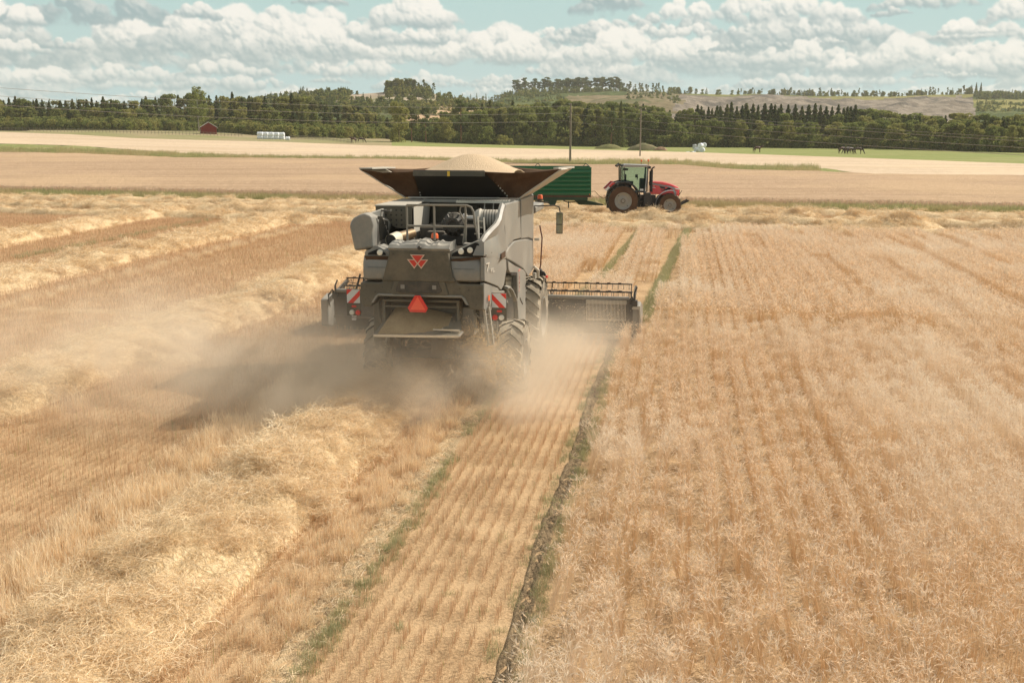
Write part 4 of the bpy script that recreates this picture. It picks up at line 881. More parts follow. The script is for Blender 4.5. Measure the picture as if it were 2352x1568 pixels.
MB().prism([(xl - .02, yb2 - .02, 4.065), (xr_ + .02, yb2 - .02, 4.065), (-.66, -2.25, 4.085), (-1.30, -2.25, 4.085)], (0, 0, .03)).build('lid', P_pale, ib, bevel=.008)
sp_ = MB(); sp_.prism([(-.595, -4.03, 4.05), (-.595, -2.55, 4.05), (-.595, -2.7, 3.60), (-.595, -3.15, 3.34), (-.595, -4.03, 3.34)], (.012, 0, 0)); sp_.build('side_sheet', P_pale, ib)
[MB().prism([(-.581, -3.95, 3.98 - i * .085), (-.581, -3.1, 4.02 - i * .085), (-.581, -3.1, 4.005 - i * .085), (-.581, -3.95, 3.965 - i * .085)], (.002, 0, 0)).build('louvre', P_grey, ib) for i in range(0)]
# exhaust
ex = empty('exhaust_pipe', (0, 0, 0), 0, deck)
MB().tube([(-.52, -4.45, 3.53), (-.70, -5.05, 3.50)], .105, 16).build('pipe', paint('heat_stained_steel', (.30, .20, .11), .35, .2, metal=.7), ex)
a = MB(); a.tube([(-.69, -5.0, 3.50), (-.745, -5.32, 3.47)], .125, 20, caps=False); a.tube([(-.745, -5.315, 3.47), (-.69, -5.0, 3.50)], .105, 20, 1, caps=True); a.build('outlet', [P_cream, P_black], ex)
MB().box(-.68, -.56, -5.1, -4.95, 3.28, 3.44).build('bracket', P_grey, ex)
# unloading auger spout folded at the left rear
a = MB(); au = []
for yy, pts in ((-5.62, [(-1.42, 3.28), (-1.51, 3.79), (-1.44, 3.93), (-1.31, 4.0), (-1.18, 4.04), (-1.05, 3.99), (-1.0, 3.80), (-1.03, 3.66), (-1.02, 3.36)]), (-5.15, [(-1.46, 3.24), (-1.60, 3.74), (-1.53, 3.91), (-1.36, 4.0), (-1.22, 4.03), (-1.10, 3.95), (-1.05, 3.78), (-1.06, 3.62), (-1.08, 3.30)]), (-4.6, [(-1.42, 3.35), (-1.5, 3.7), (-1.45, 3.84), (-1.36, 3.9), (-1.24, 3.92), (-1.14, 3.86), (-1.10, 3.74), (-1.1, 3.6), (-1.14, 3.4)])):
    au.append([(x, yy, z) for x, z in pts])
a.loft(au); a.build('auger_spout', P_grey, H, bevel=.05, seg=3)
a = MB(); a.tube([(-1.28, -4.7, 3.66), (-1.30, -1.0, 3.62)], .19, 18); a.build('auger_tube', P_grey, H)
a = MB()
for i in range(5): a.beam((-1.0, -5.15 + i * .12, 3.9 - i * .02), (-1.02, -5.1 + i * .12, 3.45), .05, .05); a.box(-1.06, -.96, -5.15 + i * .13, -5.08 + i * .13, 3.88 - i * .11, 3.94 - i * .11)
a.beam((-1.28, -4.3, 4.0), (-1.0, -4.35, 3.98), .05, .03); a.build('auger_hinge', P_dark, H)
# engine block, fan housing, air filter
eng = empty('engine', (0, 0, 0), 0, deck)
a = MB(); a.box(-.50, .9, -3.9, -2.5, 3.3, 3.62); a.box(-.3, .1, -4.1, -3.6, 3.3, 3.55); a.box(.12, .60, -4.5, -4.1, 3.3, 3.52); a.build('block', P_dark, eng, bevel=.03)
a = MB(); a.lathe([(-4.62, .001), (-4.62, .08), (-4.66, .09), (-4.66, .15), (-4.60, .19), (-4.55, .25), (-4.42, .25), (-4.38, .21)], 14, 'y', (.40, 0, 3.74))
for i in range(12): t_ = i * math.pi / 6; a.beam((.40 + .09 * math.cos(t_), -4.66, 3.74 + .09 * math.sin(t_)), (.40 + .24 * math.cos(t_), -4.60, 3.74 + .24 * math.sin(t_)), .03, .03)
a.build('turbo_housing', P_dark, eng)
a = MB(); a.lathe([(.55, .001), (.55, .09), (.62, .10), (.64, .055), (.78, .055)], 16, 'x', (0, -4.3, 3.86)); a.build('intake_pipe', P_steel, eng)
a = MB(); a.lathe([(.70, .001), (.71, .15), (.76, .20), (.84, .235), (.88, .21), (1.22, .21), (1.26, .17), (1.26, .001)], 24, 'x', (0, -3.9, 3.80))
a.build('air_filter', P_pale, eng, bevel=.005)
a = MB(); [a.lathe([(.93 + i * .06, .214), (.945 + i * .06, .214)], 24, 'x', (0, -3.9, 3.80)) for i in range(5)]; a.build('filter_rib', P_dark, eng)
a = MB(); a.box(.72, 1.0, -5.2, -4.95, 3.3, 3.42); a.tube([(-.2, -3.0, 3.62), (0, -3.2, 3.85), (.3, -3.4, 3.8)], .04, 8); a.tube([(.7, -2.6, 3.95), (.72, -2.7, 3.7), (.6, -3.0, 3.6)], .03, 8); a.build('fittings', P_grey, eng, bevel=.01)
a = MB(); a.tube([(.74, -2.5, 4.1), (.74, -2.85, 4.08), (.74, -2.9, 3.95), (.745, -2.9, 3.8)], .013, 6); a.tube([(.94, -2.5, 4.1), (.94, -2.85, 4.08), (.94, -2.9, 3.95), (.945, -2.9, 3.82)], .013, 6); a.build('tank_handle', P_pale, eng)
# guard rail and deck ladder
yr = -5.45; a = MB(); r_ = .022
a.tube([(-.36, yr, 3.32), (-.36, yr, 4.20)], r_); a.tube([(-.36, yr, 4.20), (.86, yr, 4.205), (.95, yr, 4.17), (1.0, yr, 4.08), (1.03, yr, 3.85), (1.10, yr, 3.50)], r_)
a.tube([(-.36, yr, 3.785), (.84, yr, 3.785)], r_); a.tube([(.20, yr, 3.5), (.20, yr, 4.20)], r_); a.tube([(.84, yr, 3.48), (.84, yr, 4.20)], r_)
a.tube([(.84, yr + .02, 4.20), (.74, yr, 4.17), (.72, yr, 4.08), (.83, yr, 3.82), (.78, yr, 3.45)], .018); a.build('guard_rail', P_rail, deck)
a = MB(); a.beam((1.04, -5.2, 3.95), (1.12, -5.5, 3.50), .03, .09); a.beam((1.16, -5.2, 3.95), (1.24, -5.5, 3.50), .03, .03); [a.tube([(1.0, -5.25 - i * .07, 3.88 - i * .12), (1.16, -5.25 - i * .07, 3.88 - i * .12)], .012, 6) for i in range(3)]; a.build('deck_ladder', P_pale, deck)
# beacons
def beacon(loc, par, r=.075, h=.10, name='beacon'):
    e = empty(name, loc, 0, par); MB().lathe([(0, r * 1.05), (.05, r * 1.05), (.05, r * .9)], 20, 'z').build('base', P_dark, e); MB().lathe([(.05, r), (.05 + h * .7, r * .95), (.05 + h, r * .7), (.05 + h, .001)], 20, 'z').build('lens', P_org, e); return e
beacon((.17, -5.3, 3.48), H)
# grain tank shell and open covers
tank = empty('grain_tank', (0, 0, 0), 0, H)
a = MB(); a.box(-1.25, 1.40, -2.15, .25, 3.3, 4.10); a.build('tank_shell', P_grey, tank, bevel=.03)
zb, zt = 4.14, 4.78; RR, RL, yR, yF = 1.38, -1.28, -2.1, .10
def sheet(q, name, m, th=.03, par=tank, m2=None):
    q = [Vector(p) for p in q]; n = (q[1] - q[0]).cross(q[2] - q[0]).normalized() * th
    a = MB(); a.prism(q, n); return a.build(name, m, par)
sheet([(RR, yR, zb), (RR, yF, zb), (2.35, yF + .12, zt - .03), (2.35, yR + .02, zt + .03)], 'right_cover', P_pale)
sheet([(RL, yF, zb), (RL, yR, zb), (-2.35, yR, zt), (-2.35, yF - .2, zt - .05)], 'left_cover', P_pale)
sheet([(-.92, yR - .62, zt - .02), (.70, yR - .62, zt - .02), (1.15, yR - .02, zb), (-.92, yR - .02, zb)], 'rear_cover', P_cover, .03)
sheet([(1.15, yF + .02, zb), (.70, yF + .62, zt - .02), (-.92, yF + .62, zt - .02), (-.92, yF + .02, zb)], 'front_cover', P_dark, .03)
def tarp(q, name):      # corner tarpaulin between two covers, slightly slack and creased
    q = [Vector(p) for p in q]; n = 14; V_ = []; F_ = []; nr = (q[1] - q[0]).cross(q[2] - q[0]).normalized()
    for i in range(n + 1):
        for j in range(n + 1):
            s_, t_ = i / n, j / n; p = (q[0] * (1 - s_) + q[1] * s_) * (1 - t_) + (q[3] * (1 - s_) + q[2] * s_) * t_
            V_.append(p + nr * (-.10 * math.sin(math.pi * s_) * math.sin(math.pi * min(1, t_)) + .05 * (fbm(s_ * 5 + 3, t_ * 3, 4) - .5) + .03 * (vn2(s_ * 9 + t_ * 6, t_ * 4, 3) - .5)) - Vector((0, 0, .05 * math.sin(math.pi * s_) * t_)))
    for i in range(n):
        for j in range(n): a_ = i * (n + 1) + j; F_.append((a_, a_ + n + 1, a_ + n + 2, a_ + 1))
    a = MB(); a.add(V_, F_); o = a.build(name, P_tarp, tank); md = o.modifiers.new('s', 'SOLIDIFY'); md.thickness = .008; return o
tarp([(RL, yR, zb), (-.92, yR - .02, zb), (-.92, yR - .62, zt - .02), (-2.33, yR, zt)], 'corner_tarp')
tarp([(1.15, yR - .02, zb), (RR, yR, zb), (2.33, yR + .02, zt + .02), (.70, yR - .62, zt - .02)], 'corner_tarp')
tarp([(RR, yF, zb), (1.15, yF + .02, zb), (.70, yF + .62, zt - .02), (2.33, yF + .1, zt - .04)], 'corner_tarp')
tarp([(-.92, yF + .02, zb), (RL, yF, zb), (-2.33, yF - .18, zt - .06), (-.92, yF + .62, zt - .02)], 'corner_tarp')
a = MB(); a.beam((-.92, yR - .635, zt - .075), (.72, yR - .635, zt - .075), .03, .11); a.build('cover_edge', P_grey2, tank)
MB().box(-.13, -.07, yR - .66, yR - .655, zt - .13, zt - .02).build('yellow_label', P_yel, tank)
a = MB(); a.prism([(-2.37, yR - .02, zt - .005), (-2.37, yF - .2, zt - .055), (-2.05, yF - .2, zt - .06), (-2.05, yR - .02, zt - .005)], (0, 0, .03)); a.prism([(2.30, yR - .02, zt + .02), (2.42, yF + .14, zt - .04), (2.30, yF + .14, zt - .04), (2.18, yR + .0, zt + .02)], (0, 0, .035)); a.build('cover_rim', P_pale, tank)
a = MB(); [a.beam((-.90 + .0 * i, yR - .05 - .055 * i, zb + .04 + .06 * i), (-.90, yR - .08 - .055 * i, zb + .07 + .06 * i), .03, .02) for i in range(10)]; [a.beam((1.13 - .042 * i, yR - .06 - .055 * i, zb + .04 + .06 * i), (1.12 - .042 * i, yR - .085 - .055 * i, zb + .07 + .06 * i), .03, .02) for i in range(10)]; a.build('lacing', P_pale, tank)
MB().prism([(-1.1, -2.55, 4.15), (.6, -2.55, 4.15), (.95, -2.16, 4.135), (-1.2, -2.16, 4.135)], (0, 0, .02)).build('tank_sill', P_pale, tank)
# cab roof edge, beacon, mirror and antenna on the right
cab = empty('cab', (0, 0, 0), 0, H)
a = MB(); a.box(-1.1, 1.38, .9, 2.5, 3.55, 3.75); a.box(-1.05, 1.1, .95, 2.4, 1.9, 3.55, 1); a.build('cab_shell', [P_grey, P_black], cab, bevel=.06)
beacon((1.55, .35, 3.92), cab, .07, .10)
a = MB(); a.tube([(1.38, .4, 3.78), (1.9, .45, 3.80), (2.02, .46, 3.76), (2.05, .46, 3.62)], .016, 8); a.beam((1.40, .5, 3.90), (1.75, .55, 3.86), .05, .035); a.build('mirror_arm', P_dark, cab)
mi = empty('mirror', (2.04, .42, 3.36), R_(0), cab); MB().box(-.085, .085, -.03, .03, -.27, .27).build('housing', P_grey2, mi, bevel=.02)
a = MB(); a.box(-.07, .07, -.038, -.030, -.02, .245); a.box(-.07, .07, -.038, -.030, -.25, -.045); a.build('glass', plain('mirror_glass', (.30, .32, .28), .08, .9), mi)
a = MB(); a.tube([(1.62, -.2, 3.35), (1.68, -.2, 3.05), (1.64, -.15, 2.35), (1.60, -.1, 2.2)], .018, 6); a.build('flag_rod', plain('dark_red_rod', (.12, .03, .02), .5), cab)
a = MB(); a.box(1.5, 1.62, -.3, -.2, 2.98, 3.04); a.box(1.48, 1.56, -.45, -.3, 2.05, 2.2); a.tube([(1.5, -.4, 2.35), (1.6, -.3, 2.25), (1.58, -.2, 2.05)], .04, 8); a.build('fitting', P_pale, cab, bevel=.01)
# filler post by the front wheel
fp = empty('hydraulic_post', (0, 0, 0), 0, H)
MB().box(1.22, 1.50, 1.35, 1.6, 1.0, 1.98).build('post', P_grey, fp, bevel=.01)
a = MB(); a.box(1.30, 1.52, 1.28, 1.42, 1.86, 1.98); [a.lathe([(1.25, .001), (1.25, .045), (1.45, .045)], 12, 'y', (x, 0, 2.02)) for x in (1.30, 1.43)]; a.tube([(1.43, 1.35, 2.0), (1.53, 1.35, 1.97), (1.57, 1.35, 1.88)], .03, 8); a.build('coupler', P_black, fp)
MB().box(1.575, 1.635, 1.3, 1.4, 1.83, 1.89).build('red_cap', P_red, fp, bevel=.01)
# marker boards with lamps
def board(x0, s, yb_=-4.95, dz=0.0):
    e = empty('marker_board', (x0, yb_, dz), 0, H); w, z0, z1 = .285, 2.10, 2.385
    MB().box(-.01, w + .01, .012, .03, z0 - .27, z1 + .01).build('backing', P_grey2, e)
    MB().box(0, w, 0, .01, z0, z1).build('white_board', P_white, e)
    def st(p): MB().prism([((x if s > 0 else 1 - x) * w, -.004, z0 + z * (z1 - z0)) for x, z in p], (0, .003, 0)).build('red_stripe', P_redm, e)
    st([(0, .98), (0, .55), (.52, 0), (.95, 0)]); st([(.58, 1), (1, 1), (1, .60)])
    lx = ((.06, P_red), (.19, P_lens)) if s > 0 else ((.10, P_lens), (.235, P_red))
    for x, m_ in lx: MB().lathe([(-.03, .001), (-.025, .05), (.012, .058)], 18, 'y', (x, 0, z0 - .20)).build('tail_lamp', m_, e)
    MB().box(.10, .20, -.006, .008, z0 - .09, z0 - .05).build('red_reflector', P_red, e)
    MB().beam((.15, .03, z0 + .1), (-.1 * s, .3, z0 + .1), .04, .04).build('arm', P_dark, e)
board(1.395, 1, -5.62, .10); board(-1.83, -1)
a = MB(); a.tube([(1.0, -5.5, 2.18), (1.02, -5.55, 2.05), (1.12, -5.58, 1.99), (1.3, -5.55, 1.97)], .02, 8); a.tube([(1.36, -5.2, 1.86), (1.34, -5.35, 1.62), (1.42, -5.4, 1.52), (1.44, -5.35, 1.58), (1.43, -5.2, 1.84)], .010, 6); a.build('step_bracket', P_rail, H)
# access ladder hanging at the right rear
a = MB(); a.beam((1.28, -5.85, 2.24), (1.37, -5.9, 1.47), .025, .06); a.beam((1.36, -5.80, 2.24), (1.455, -5.85, 1.50), .025, .06); [a.beam((1.29 + i * .028, -5.86, 2.1 - i * .2), (1.37 + i * .028, -5.82, 2.1 - i * .2), .05, .02) for i in range(4)]
a.build('rear_ladder', P_pale, H, bevel=.004)
MB().box(.77, 1.02, -5.55, -4.6, 1.60, 2.18).build('side_chute', P_grey, H, bevel=.02)
MB().box(1.021, 1.035, -5.4, -5.0, 1.75, 2.05).build('chute_plate', P_pale, H)
# straw hood opening and spreader tray
sp2 = empty('straw_spreader', (0, 0, 0), 0, H)
a = MB(); a.box(-.80, -.74, -5.85, -5.3, 1.75, 2.34); a.box(.72, .78, -5.85, -5.3, 1.78, 2.34); a.beam((-.80, -5.85, 2.33), (.80, -5.85, 2.34), .05, .05); a.beam((-.74, -5.84, 2.21), (.74, -5.84, 2.22), .04, .035); a.build('frame', P_grey2, sp2, bevel=.01)
a = MB(); a.box(-.73, .72, -5.45, -5.35, 1.7, 2.32); a.build('back_plate', P_grey2, sp2)
a = MB(); a.prism([(-.74, -5.46, 1.98), (.72, -5.46, 2.0), (.93, -6.35, 1.79), (.90, -6.5, 1.745), (-.78, -6.5, 1.70), (-.86, -6.3, 1.72)], (0, 0, .03)); a.build('tray', P_grey2, sp2, bevel=.006)
a = MB(); a.beam((-.80, -6.5, 1.735), (.90, -6.5, 1.765), .03, .045); a.beam((.90, -6.5, 1.765), (.94, -6.3, 1.82), .03, .03); a.beam((.35, -6.3, 1.85), (.88, -6.35, 1.86), .03, .03); a.beam((.40, -6.25, 1.80), (.55, -6.3, 1.87), .02, .03); a.build('tray_edge', P_steel, sp2)
V_ = []; n = 18
for i in range(n + 1):
    for j in range(9):
        s_, t_ = i / n, j / 8; x = -.70 + 1.28 * s_; y = -5.55 - .88 * t_; z = 2.005 - (.26) * t_ + .02 * s_ + .20 * max(0, math.sin(math.pi * s_ ** .6)) * (1 - t_) ** 1.2 * (1 - .55 * s_) + .02 * fbm(x * 6, y * 6, 2); V_.append((x * (1 + .06 * t_), y, z))
a = MB(); a.add(V_, [(i * 9 + j, (i + 1) * 9 + j, (i + 1) * 9 + j + 1, i * 9 + j + 1) for i in range(n) for j in range(8)])
M_chaff = soil_mat('chaff', (.26, .17, .08), (.42, .29, .15), (.52, .38, .20), .5, 3.0, .5)
o = a.build('chaff_pile', M_chaff); o.location = HO; o.rotation_euler = (0, 0, -TH); tag(o, 'brown chaff lying on the tray at the back of the harvester', 'chaff')
# ---------------------------------------------------------------- header
hd = empty('cutting_header', (0, 2.2, 0), 0, H)
XL, XR = -4.98, 4.05
a = MB(); a.tube([(XL + .5, 0, 1.22), (XR - .3, 0, 1.19)], .055, 12); a.build('top_tube', P_grey, hd)
a = MB(); a.box(XL + .4, XR - .2, .03, .10, .48, 1.18); a.prism([(XL + .4, .04, .50), (XR - .2, .04, .50), (XR - .2, .34, .08), (XL + .4, .34, .08)], (0, .03, 0)); a.box(XL + .4, XR - .2, -.02, .05, .96, 1.02); a.box(XL + .4, XR - .2, -.04, .06, .44, .50); a.box(XL + .4, XR - .2, .28, .40, .06, .12)
a.build('back_wall', P_dark, hd)
a = MB(); a.box(XL + .35, XR - .1, .35, 1.75, .05, .10); a.tube([(XL + .4, .95, .45), (XR - .2, .95, .45)], .28, 16); a.build('table', P_dark, hd)
a = MB()
for x in (XL, XR - .22): 
    a.prism([(x, .02, .20), (x, .02, .95), (x, .5, 1.05), (x, 1.9, .75), (x, 2.6, .12), (x, .4, .08)], (.22, 0, 0))
a.build('end_shield', P_grey, hd, bevel=.05, seg=3)
a = MB(); a.prism([(XR - .22, -.01, .98), (XR, -.01, 1.0), (XR + .03, -.01, .60), (XR + .05, -.01, .28), (XR - .02, -.01, .26), (XR - .03, -.01, .6), (XR - .04, -.01, .9), (XR - .22, -.01, .90)], (0, .05, 0)); a.build('end_trim', P_pale, hd, bevel=.01)
a = MB(); a.box(2.48, 3.50, -.012, .02, .03, .21); a.build('aluminium_plate', P_steel, hd); a = MB(); [a.lathe([(-.016, .001), (-.016, .008), (-.01, .009)], 8, 'y', (2.55 + i * .13, 0, .17)) for i in range(8)]; a.build('rivet', P_dark, hd)
# comb-like rake stored on the back wall
rk = empty('crop_lifter_rack', (0, 0, 0), 0, hd)
a = MB(); a.box(2.58, 3.70, -.07, -.01, 1.05, 1.12); a.build('rack_bar', P_grey, rk)
a = MB(); [(a.beam((2.61 + i * .0375, -.06, 1.13), (2.61 + i * .0375, -.05, .60 - .02 * (i % 3)), .013, .02), a.box(2.60 + i * .0375, 2.625 + i * .0375, -.09, -.05, .59, .63), a.box(2.60 + i * .0375, 2.625 + i * .0375, -.09, -.05, 1.04, 1.15)) for i in range(29)]; a.build('lifter', P_steel, rk)
# reel: bats with tines
rl = empty('reel', (0, 1.15, .96), 0, hd)
a = MB(); a.tube([(XL + .35, 0, 0), (XR - .25, 0, 0)], .07, 10); a.build('reel_shaft', P_dark, rl)
for k, an in enumerate(np.linspace(0, 360, 7)[:-1] + 22):
    y, z = .45 * math.cos(R_(an)), .45 * math.sin(R_(an)); a = MB(); a.tube([(XL + .4, y, z), (XR - .28, y, z)], .018, 8)
    for x in np.arange(XL + .45, XR - .3, .155): a.beam((x, y, z), (x, y - .02, z - .15), .012, .012)
    for x in np.arange(XL + .6, XR - .4, .31): a.box(x, x + .09, y - .02, y + .02, z + .005, z + .035)
    a.build('reel_bat', P_black, rl)
a = MB()
for x in (XL + .42, -2.0, 1.5, XR - .30):
    for an in np.linspace(0, 360, 7)[:-1] + 22: a.beam((x, 0, 0), (x, .45 * math.cos(R_(an)), .45 * math.sin(R_(an))), .02, .03)
a.build('reel_spider', P_dark, rl)
a = MB()
for x, s_ in ((XR - .18, 1), (XL + .42, -1)):
    a.beam((x, .1, 1.1), (x, 1.25, 1.32), .07, .10); a.tube([(x + .03, .0, 1.05), (x + .02, .05, 1.35), (x + .08, .1, 1.5)], .022, 8)
    for q in range(4): a.tube([(x - .12 - .02 * q, -.03, .75 + .05 * q), (x - .16 + .01 * q, -.05, 1.1), (x - .05, .0, 1.25 - .03 * q), (x + .1, .05, 1.05 - .04 * q)], .014, 6)
    a.box(x - .05, x + .10, -.02, .2, .98, 1.14)
a.build('reel_arm', P_dark, hd)
a = MB(); a.beam((-3.95, .1, 1.2), (-3.82, .15, 1.68), .09, .05); a.beam((-3.75, .1, 1.2), (-3.72, .2, 1.55), .06, .05); a.tube([(-4.45, 0, 1.2), (-4.3, .1, 1.4), (-4.1, .2, 1.5), (-4.0, .1, 1.25)], .012, 6); a.tube([(-4.3, 0, 1.2), (-4.2, .1, 1.45), (-3.95, .2, 1.4)], .012, 6); a.tube([(-4.48, -.02, 1.1), (-4.5, -.03, 1.42)], .015, 6); a.build('hose', P_dark, hd)
a = MB(); a.box(-.75, .65, -1.6, .1, .55, 1.25); a.build('feeder_house', P_dark, hd, bevel=.03)
MB().prism([(-4.05, -.04, .38), (-3.93, -.04, .38), (-3.90, -.04, .56), (-4.05, -.04, .56)], (0, .03, 0)).build('white_tag', P_white, hd)
# grain heap in the tank
V_ = []; n = 30; F_ = []
for i in range(n + 1):
    for j in range(n + 1):
        x = -1.10 + 2.3 * i / n; y = -2.25 + 2.4 * j / n; d = math.hypot((x - .10) / 1.45, (y + 1.0) / 1.6)
        e_ = max(abs((x - .05) / 1.65), abs((y + 1.0) / 1.45)); z = 4.50 + .57 * math.exp(-(d * 1.28) ** 2) + .05 * (fbm(x * 1.3, y * 1.3, 8) - .5) + .03 * fbm(x * 2, y * 2, 4) - .10 * max(0, e_ - .75)
        V_.append((x, y, z))
for i in range(n):
    for j in range(n): a_ = i * (n + 1) + j; F_.append((a_, a_ + n + 1, a_ + n + 2, a_ + 1))
a = MB(); a.add(V_, F_); o = a.build('grain_heap', P_grain); o.location = HO; o.rotation_euler = (0, 0, -TH); tag(o, 'mound of threshed barley grain rising out of the open tank of the harvester', 'grain heap')
md = o.modifiers.new('s', 'SOLIDIFY'); md.thickness = .02; md.offset = -1
# ---------------------------------------------------------------- tractor; local x forward (right in the picture), y away from the camera, z up
TS = 1.0
p = at(1431, 497.5); TR0 = np.array([p[0], p[1] + 1.0, 0]); TRZ = R_(-1.5)
T = empty('tractor', TR0, TRZ); tag(T, 'red farm tractor with glazed cab and black mudguards parked in front of the green trailer', 'tractor')
P_tred = paint('tractor_red', (.72, .02, .02), .28, .16, (.45, .25, .18), coat=.6); P_tgrey = paint('tractor_grey', (.30, .31, .33), .4, .12); P_tblk = paint('tractor_black', (.018, .018, .02), .45, .12, (.2, .15, .1))
P_twall = paint('brown_sidewall', (.085, .05, .032), .8, .5, (.17, .10, .06), spec=.2)
m, t, b = material('cab_glass'); setp(t, b, Base_Color=(.62, .82, .78, 1), Roughness=.02); b.inputs['Transmission Weight'].default_value = 1; b.inputs['IOR'].default_value = 1.05; b.inputs['Specular IOR Level'].default_value = .6; P_glass = m
def twheel(x, y, R, w, rim, lugs):
    e = empty('wheel', (x, y, R), 0, T); side = -1 if y < 0 else 1
    g = empty('wheel_turn', (0, 0, 0), 0, e) if 0 else e
    t_ = MB(); hw = w / 2; sh = [(-.90, rim), (-1.0, rim + (R - rim) * .4), (-.95, R * .93), (-.6, R * .955), (.6, R * .955), (.95, R * .93), (1.0, rim + (R - rim) * .4), (.90, rim)]
    t_.lathe([(a * hw, r) for a, r in sh], 48, 'y', mis=[1, 1, 0, 0, 0, 1, 1])
    for k in range(lugs):
        for s in (-1, 1):
            a0 = 2 * math.pi * (k + (.5 if s > 0 else 0)) / lugs; L = []
            for q in range(4):
                f = q / 3; yy = s * hw * (-.03 + 1.03 * f); a = a0 + f * .36 * 3.2 / lugs * 2; da = .035 / R; rr = R * (1 if f < .9 else .97)
                L.append([(r_ * math.cos(a + d), yy, r_ * math.sin(a + d)) for r_, d in ((R * .92, -da * 1.4), (rr, -da), (rr, da), (R * .92, da * 1.4))])
            t_.loft(L)
    t_.build('tyre', [P_rubber if 0 else P_dark, P_twall], e)
    r = MB(); s = side; r.lathe([(s * hw * .9, rim * 1.01), (s * hw * .95, rim * 1.0), (s * hw * .9, rim * .95), (s * hw * .55, rim * .88), (s * hw * .5, rim * .72), (s * hw * .30, rim * .66), (s * hw * .35, rim * .34), (s * hw * .55, rim * .30), (s * hw * .58, .001)], 40, 'y')
    for k in range(10): a = 2 * math.pi * k / 10; r.lathe([(s * hw * .5, rim * .055), (s * hw * .66, rim * .05), (s * hw * .66, .001)], 8, 'y', (rim * .23 * math.cos(a), 0, rim * .23 * math.sin(a)), 1)
    for a in (2.3, 5.45): r.lathe([(s * hw * .5, .03), (s * hw * .56, .03), (s * hw * .56, .001)], 8, 'y', (rim * .78 * math.cos(a), 0, rim * .78 * math.sin(a)), 1)
    r.build('rim', [P_rim, P_dark], e); return e
twheel(0, -.95, 1.03, .62, .56, 20); twheel(0, .95, 1.03, .62, .56, 20); twheel(3.07, -.92, .76, .52, .415, 17); twheel(3.07, .92, .76, .52, .415, 17)
a = MB(); a.box(-.5, 3.3, -.32, .32, .62, 1.15); a.box(.6, 2.2, -.55, .55, .6, 1.35); a.beam((0, -.9, 1.03), (0, .9, 1.03), .25, .3); a.beam((3.07, -.85, .76), (3.07, .85, .76), .18, .2); a.build('chassis', P_tblk, T, bevel=.03)
# bonnet
rings = []
for x, zt_, zb_, w in ((1.80, 2.22, 1.42, .40), (2.1, 2.26, 1.42, .43), (2.6, 2.24, 1.42, .44), (3.1, 2.13, 1.38, .43), (3.45, 2.00, 1.33, .41), (3.66, 1.90, 1.32, .37), (3.76, 1.78, 1.32, .30)):
    rings.append([(x, -w, zb_), (x, -w, zt_ - .16), (x, -w * .86, zt_ - .03), (x, -w * .5, zt_ + .02), (x, w * .5, zt_ + .02), (x, w * .86, zt_ - .03), (x, w, zt_ - .16), (x, w, zb_)])
bn = empty('bonnet', (0, 0, 0), 0, T); MB().loft(rings).build('bonnet_shell', P_tred, bn, bevel=.01)
for s in (-1, 1):
    a = MB(); a.prism([(1.86, s * .452, 2.19), (3.15, s * .455, 1.96), (3.42, s * .44, 1.88), (3.58, s * .40, 1.40), (3.46, s * .42, 1.40), (3.28, s * .455, 1.80), (3.0, s * .46, 1.90), (1.86, s * .452, 2.08)], (0, s * .012, 0)); a.build('side_stripe', P_tgrey, bn)
    a = MB(); a.prism([(2.42, s * .447, 1.98), (2.80, s * .452, 1.90), (2.80, s * .452, 1.78), (2.52, s * .447, 1.80)], (0, s * .01, 0)); a.prism([(2.5, s * .447, 1.72), (2.95, s * .452, 1.72), (3.24, s * .45, 1.76), (3.05, s * .452, 1.88), (2.9, s * .452, 1.66), (2.56, s * .447, 1.66)], (0, s * .008, 0)); a.build('grille', P_tblk, bn)
a = MB(); a.prism([(3.775, -.27, 1.34), (3.775, .27, 1.34), (3.775, .27, 1.72), (3.775, -.27, 1.72)], (.02, 0, 0)); a.build('front_grille', P_tblk, bn)
for s in (-1, 1): MB().prism([(3.44, s * .425, 1.84), (3.76, s * .34, 1.80), (3.76, s * .34, 1.72), (3.50, s * .42, 1.75)], (0, s * .02, 0)).build('headlight', P_lens, bn, bevel=.01)
text_obj('MASSEY FERGUSON', 'name_print', P_tblk, bn, (2.48, -.468, 2.035), (R_(90), R_(10.2), 0), .105, .002)
tri_emblem('side_emblem', bn, [[(1.98, 1.96), (2.07, 1.96), (2.02, 1.90)], [(2.04, 1.96), (2.13, 1.96), (2.09, 1.90)], [(2.01, 2.0), (2.11, 2.0), (2.06, 1.94)]], -.455, P_white, P_tred, .7, .003)
MB().box(1.90, 2.16, -.46, -.452, 1.84, 1.87).build('white_print', P_white, bn)
# cab
cb = empty('cab', (0, 0, 0), 0, T)
a = MB()
for x, x2 in ((-.14, -.16), (1.58, 1.60)):
    for s in (-1, 1): a.beam((x, s * .72, 1.6 if x > 1 else 2.2), (x2, s * .74, 3.22), .07, .07)
for s in (-1, 1): a.beam((.10, s * .74, 2.25), (.08, s * .74, 3.2), .06, .05); a.beam((-.14, s * .73, 2.25), (.45, s * .75, 2.28), .05, .05); a.beam((.45, s * .75, 2.28), (1.05, s * .75, 1.62), .05, .05); a.beam((1.05, s * .75, 1.62), (1.45, s * .75, 1.58), .05, .05); a.beam((1.45, s * .75, 1.58), (1.60, s * .745, 3.2), .06, .06, mi=1)
a.build('cab_frame', [P_tblk, P_tgrey], cb)
a = MB(); a.prism([(-.12, -.80, 3.22), (.05, -.84, 3.35), (.15, -.84, 3.38), (1.60, -.84, 3.34), (1.74, -.80, 3.28), (1.72, -.80, 3.21), (-.1, -.80, 3.21)], (0, 1.64, 0)); a.build('roof', P_tgrey, cb, bevel=.03)
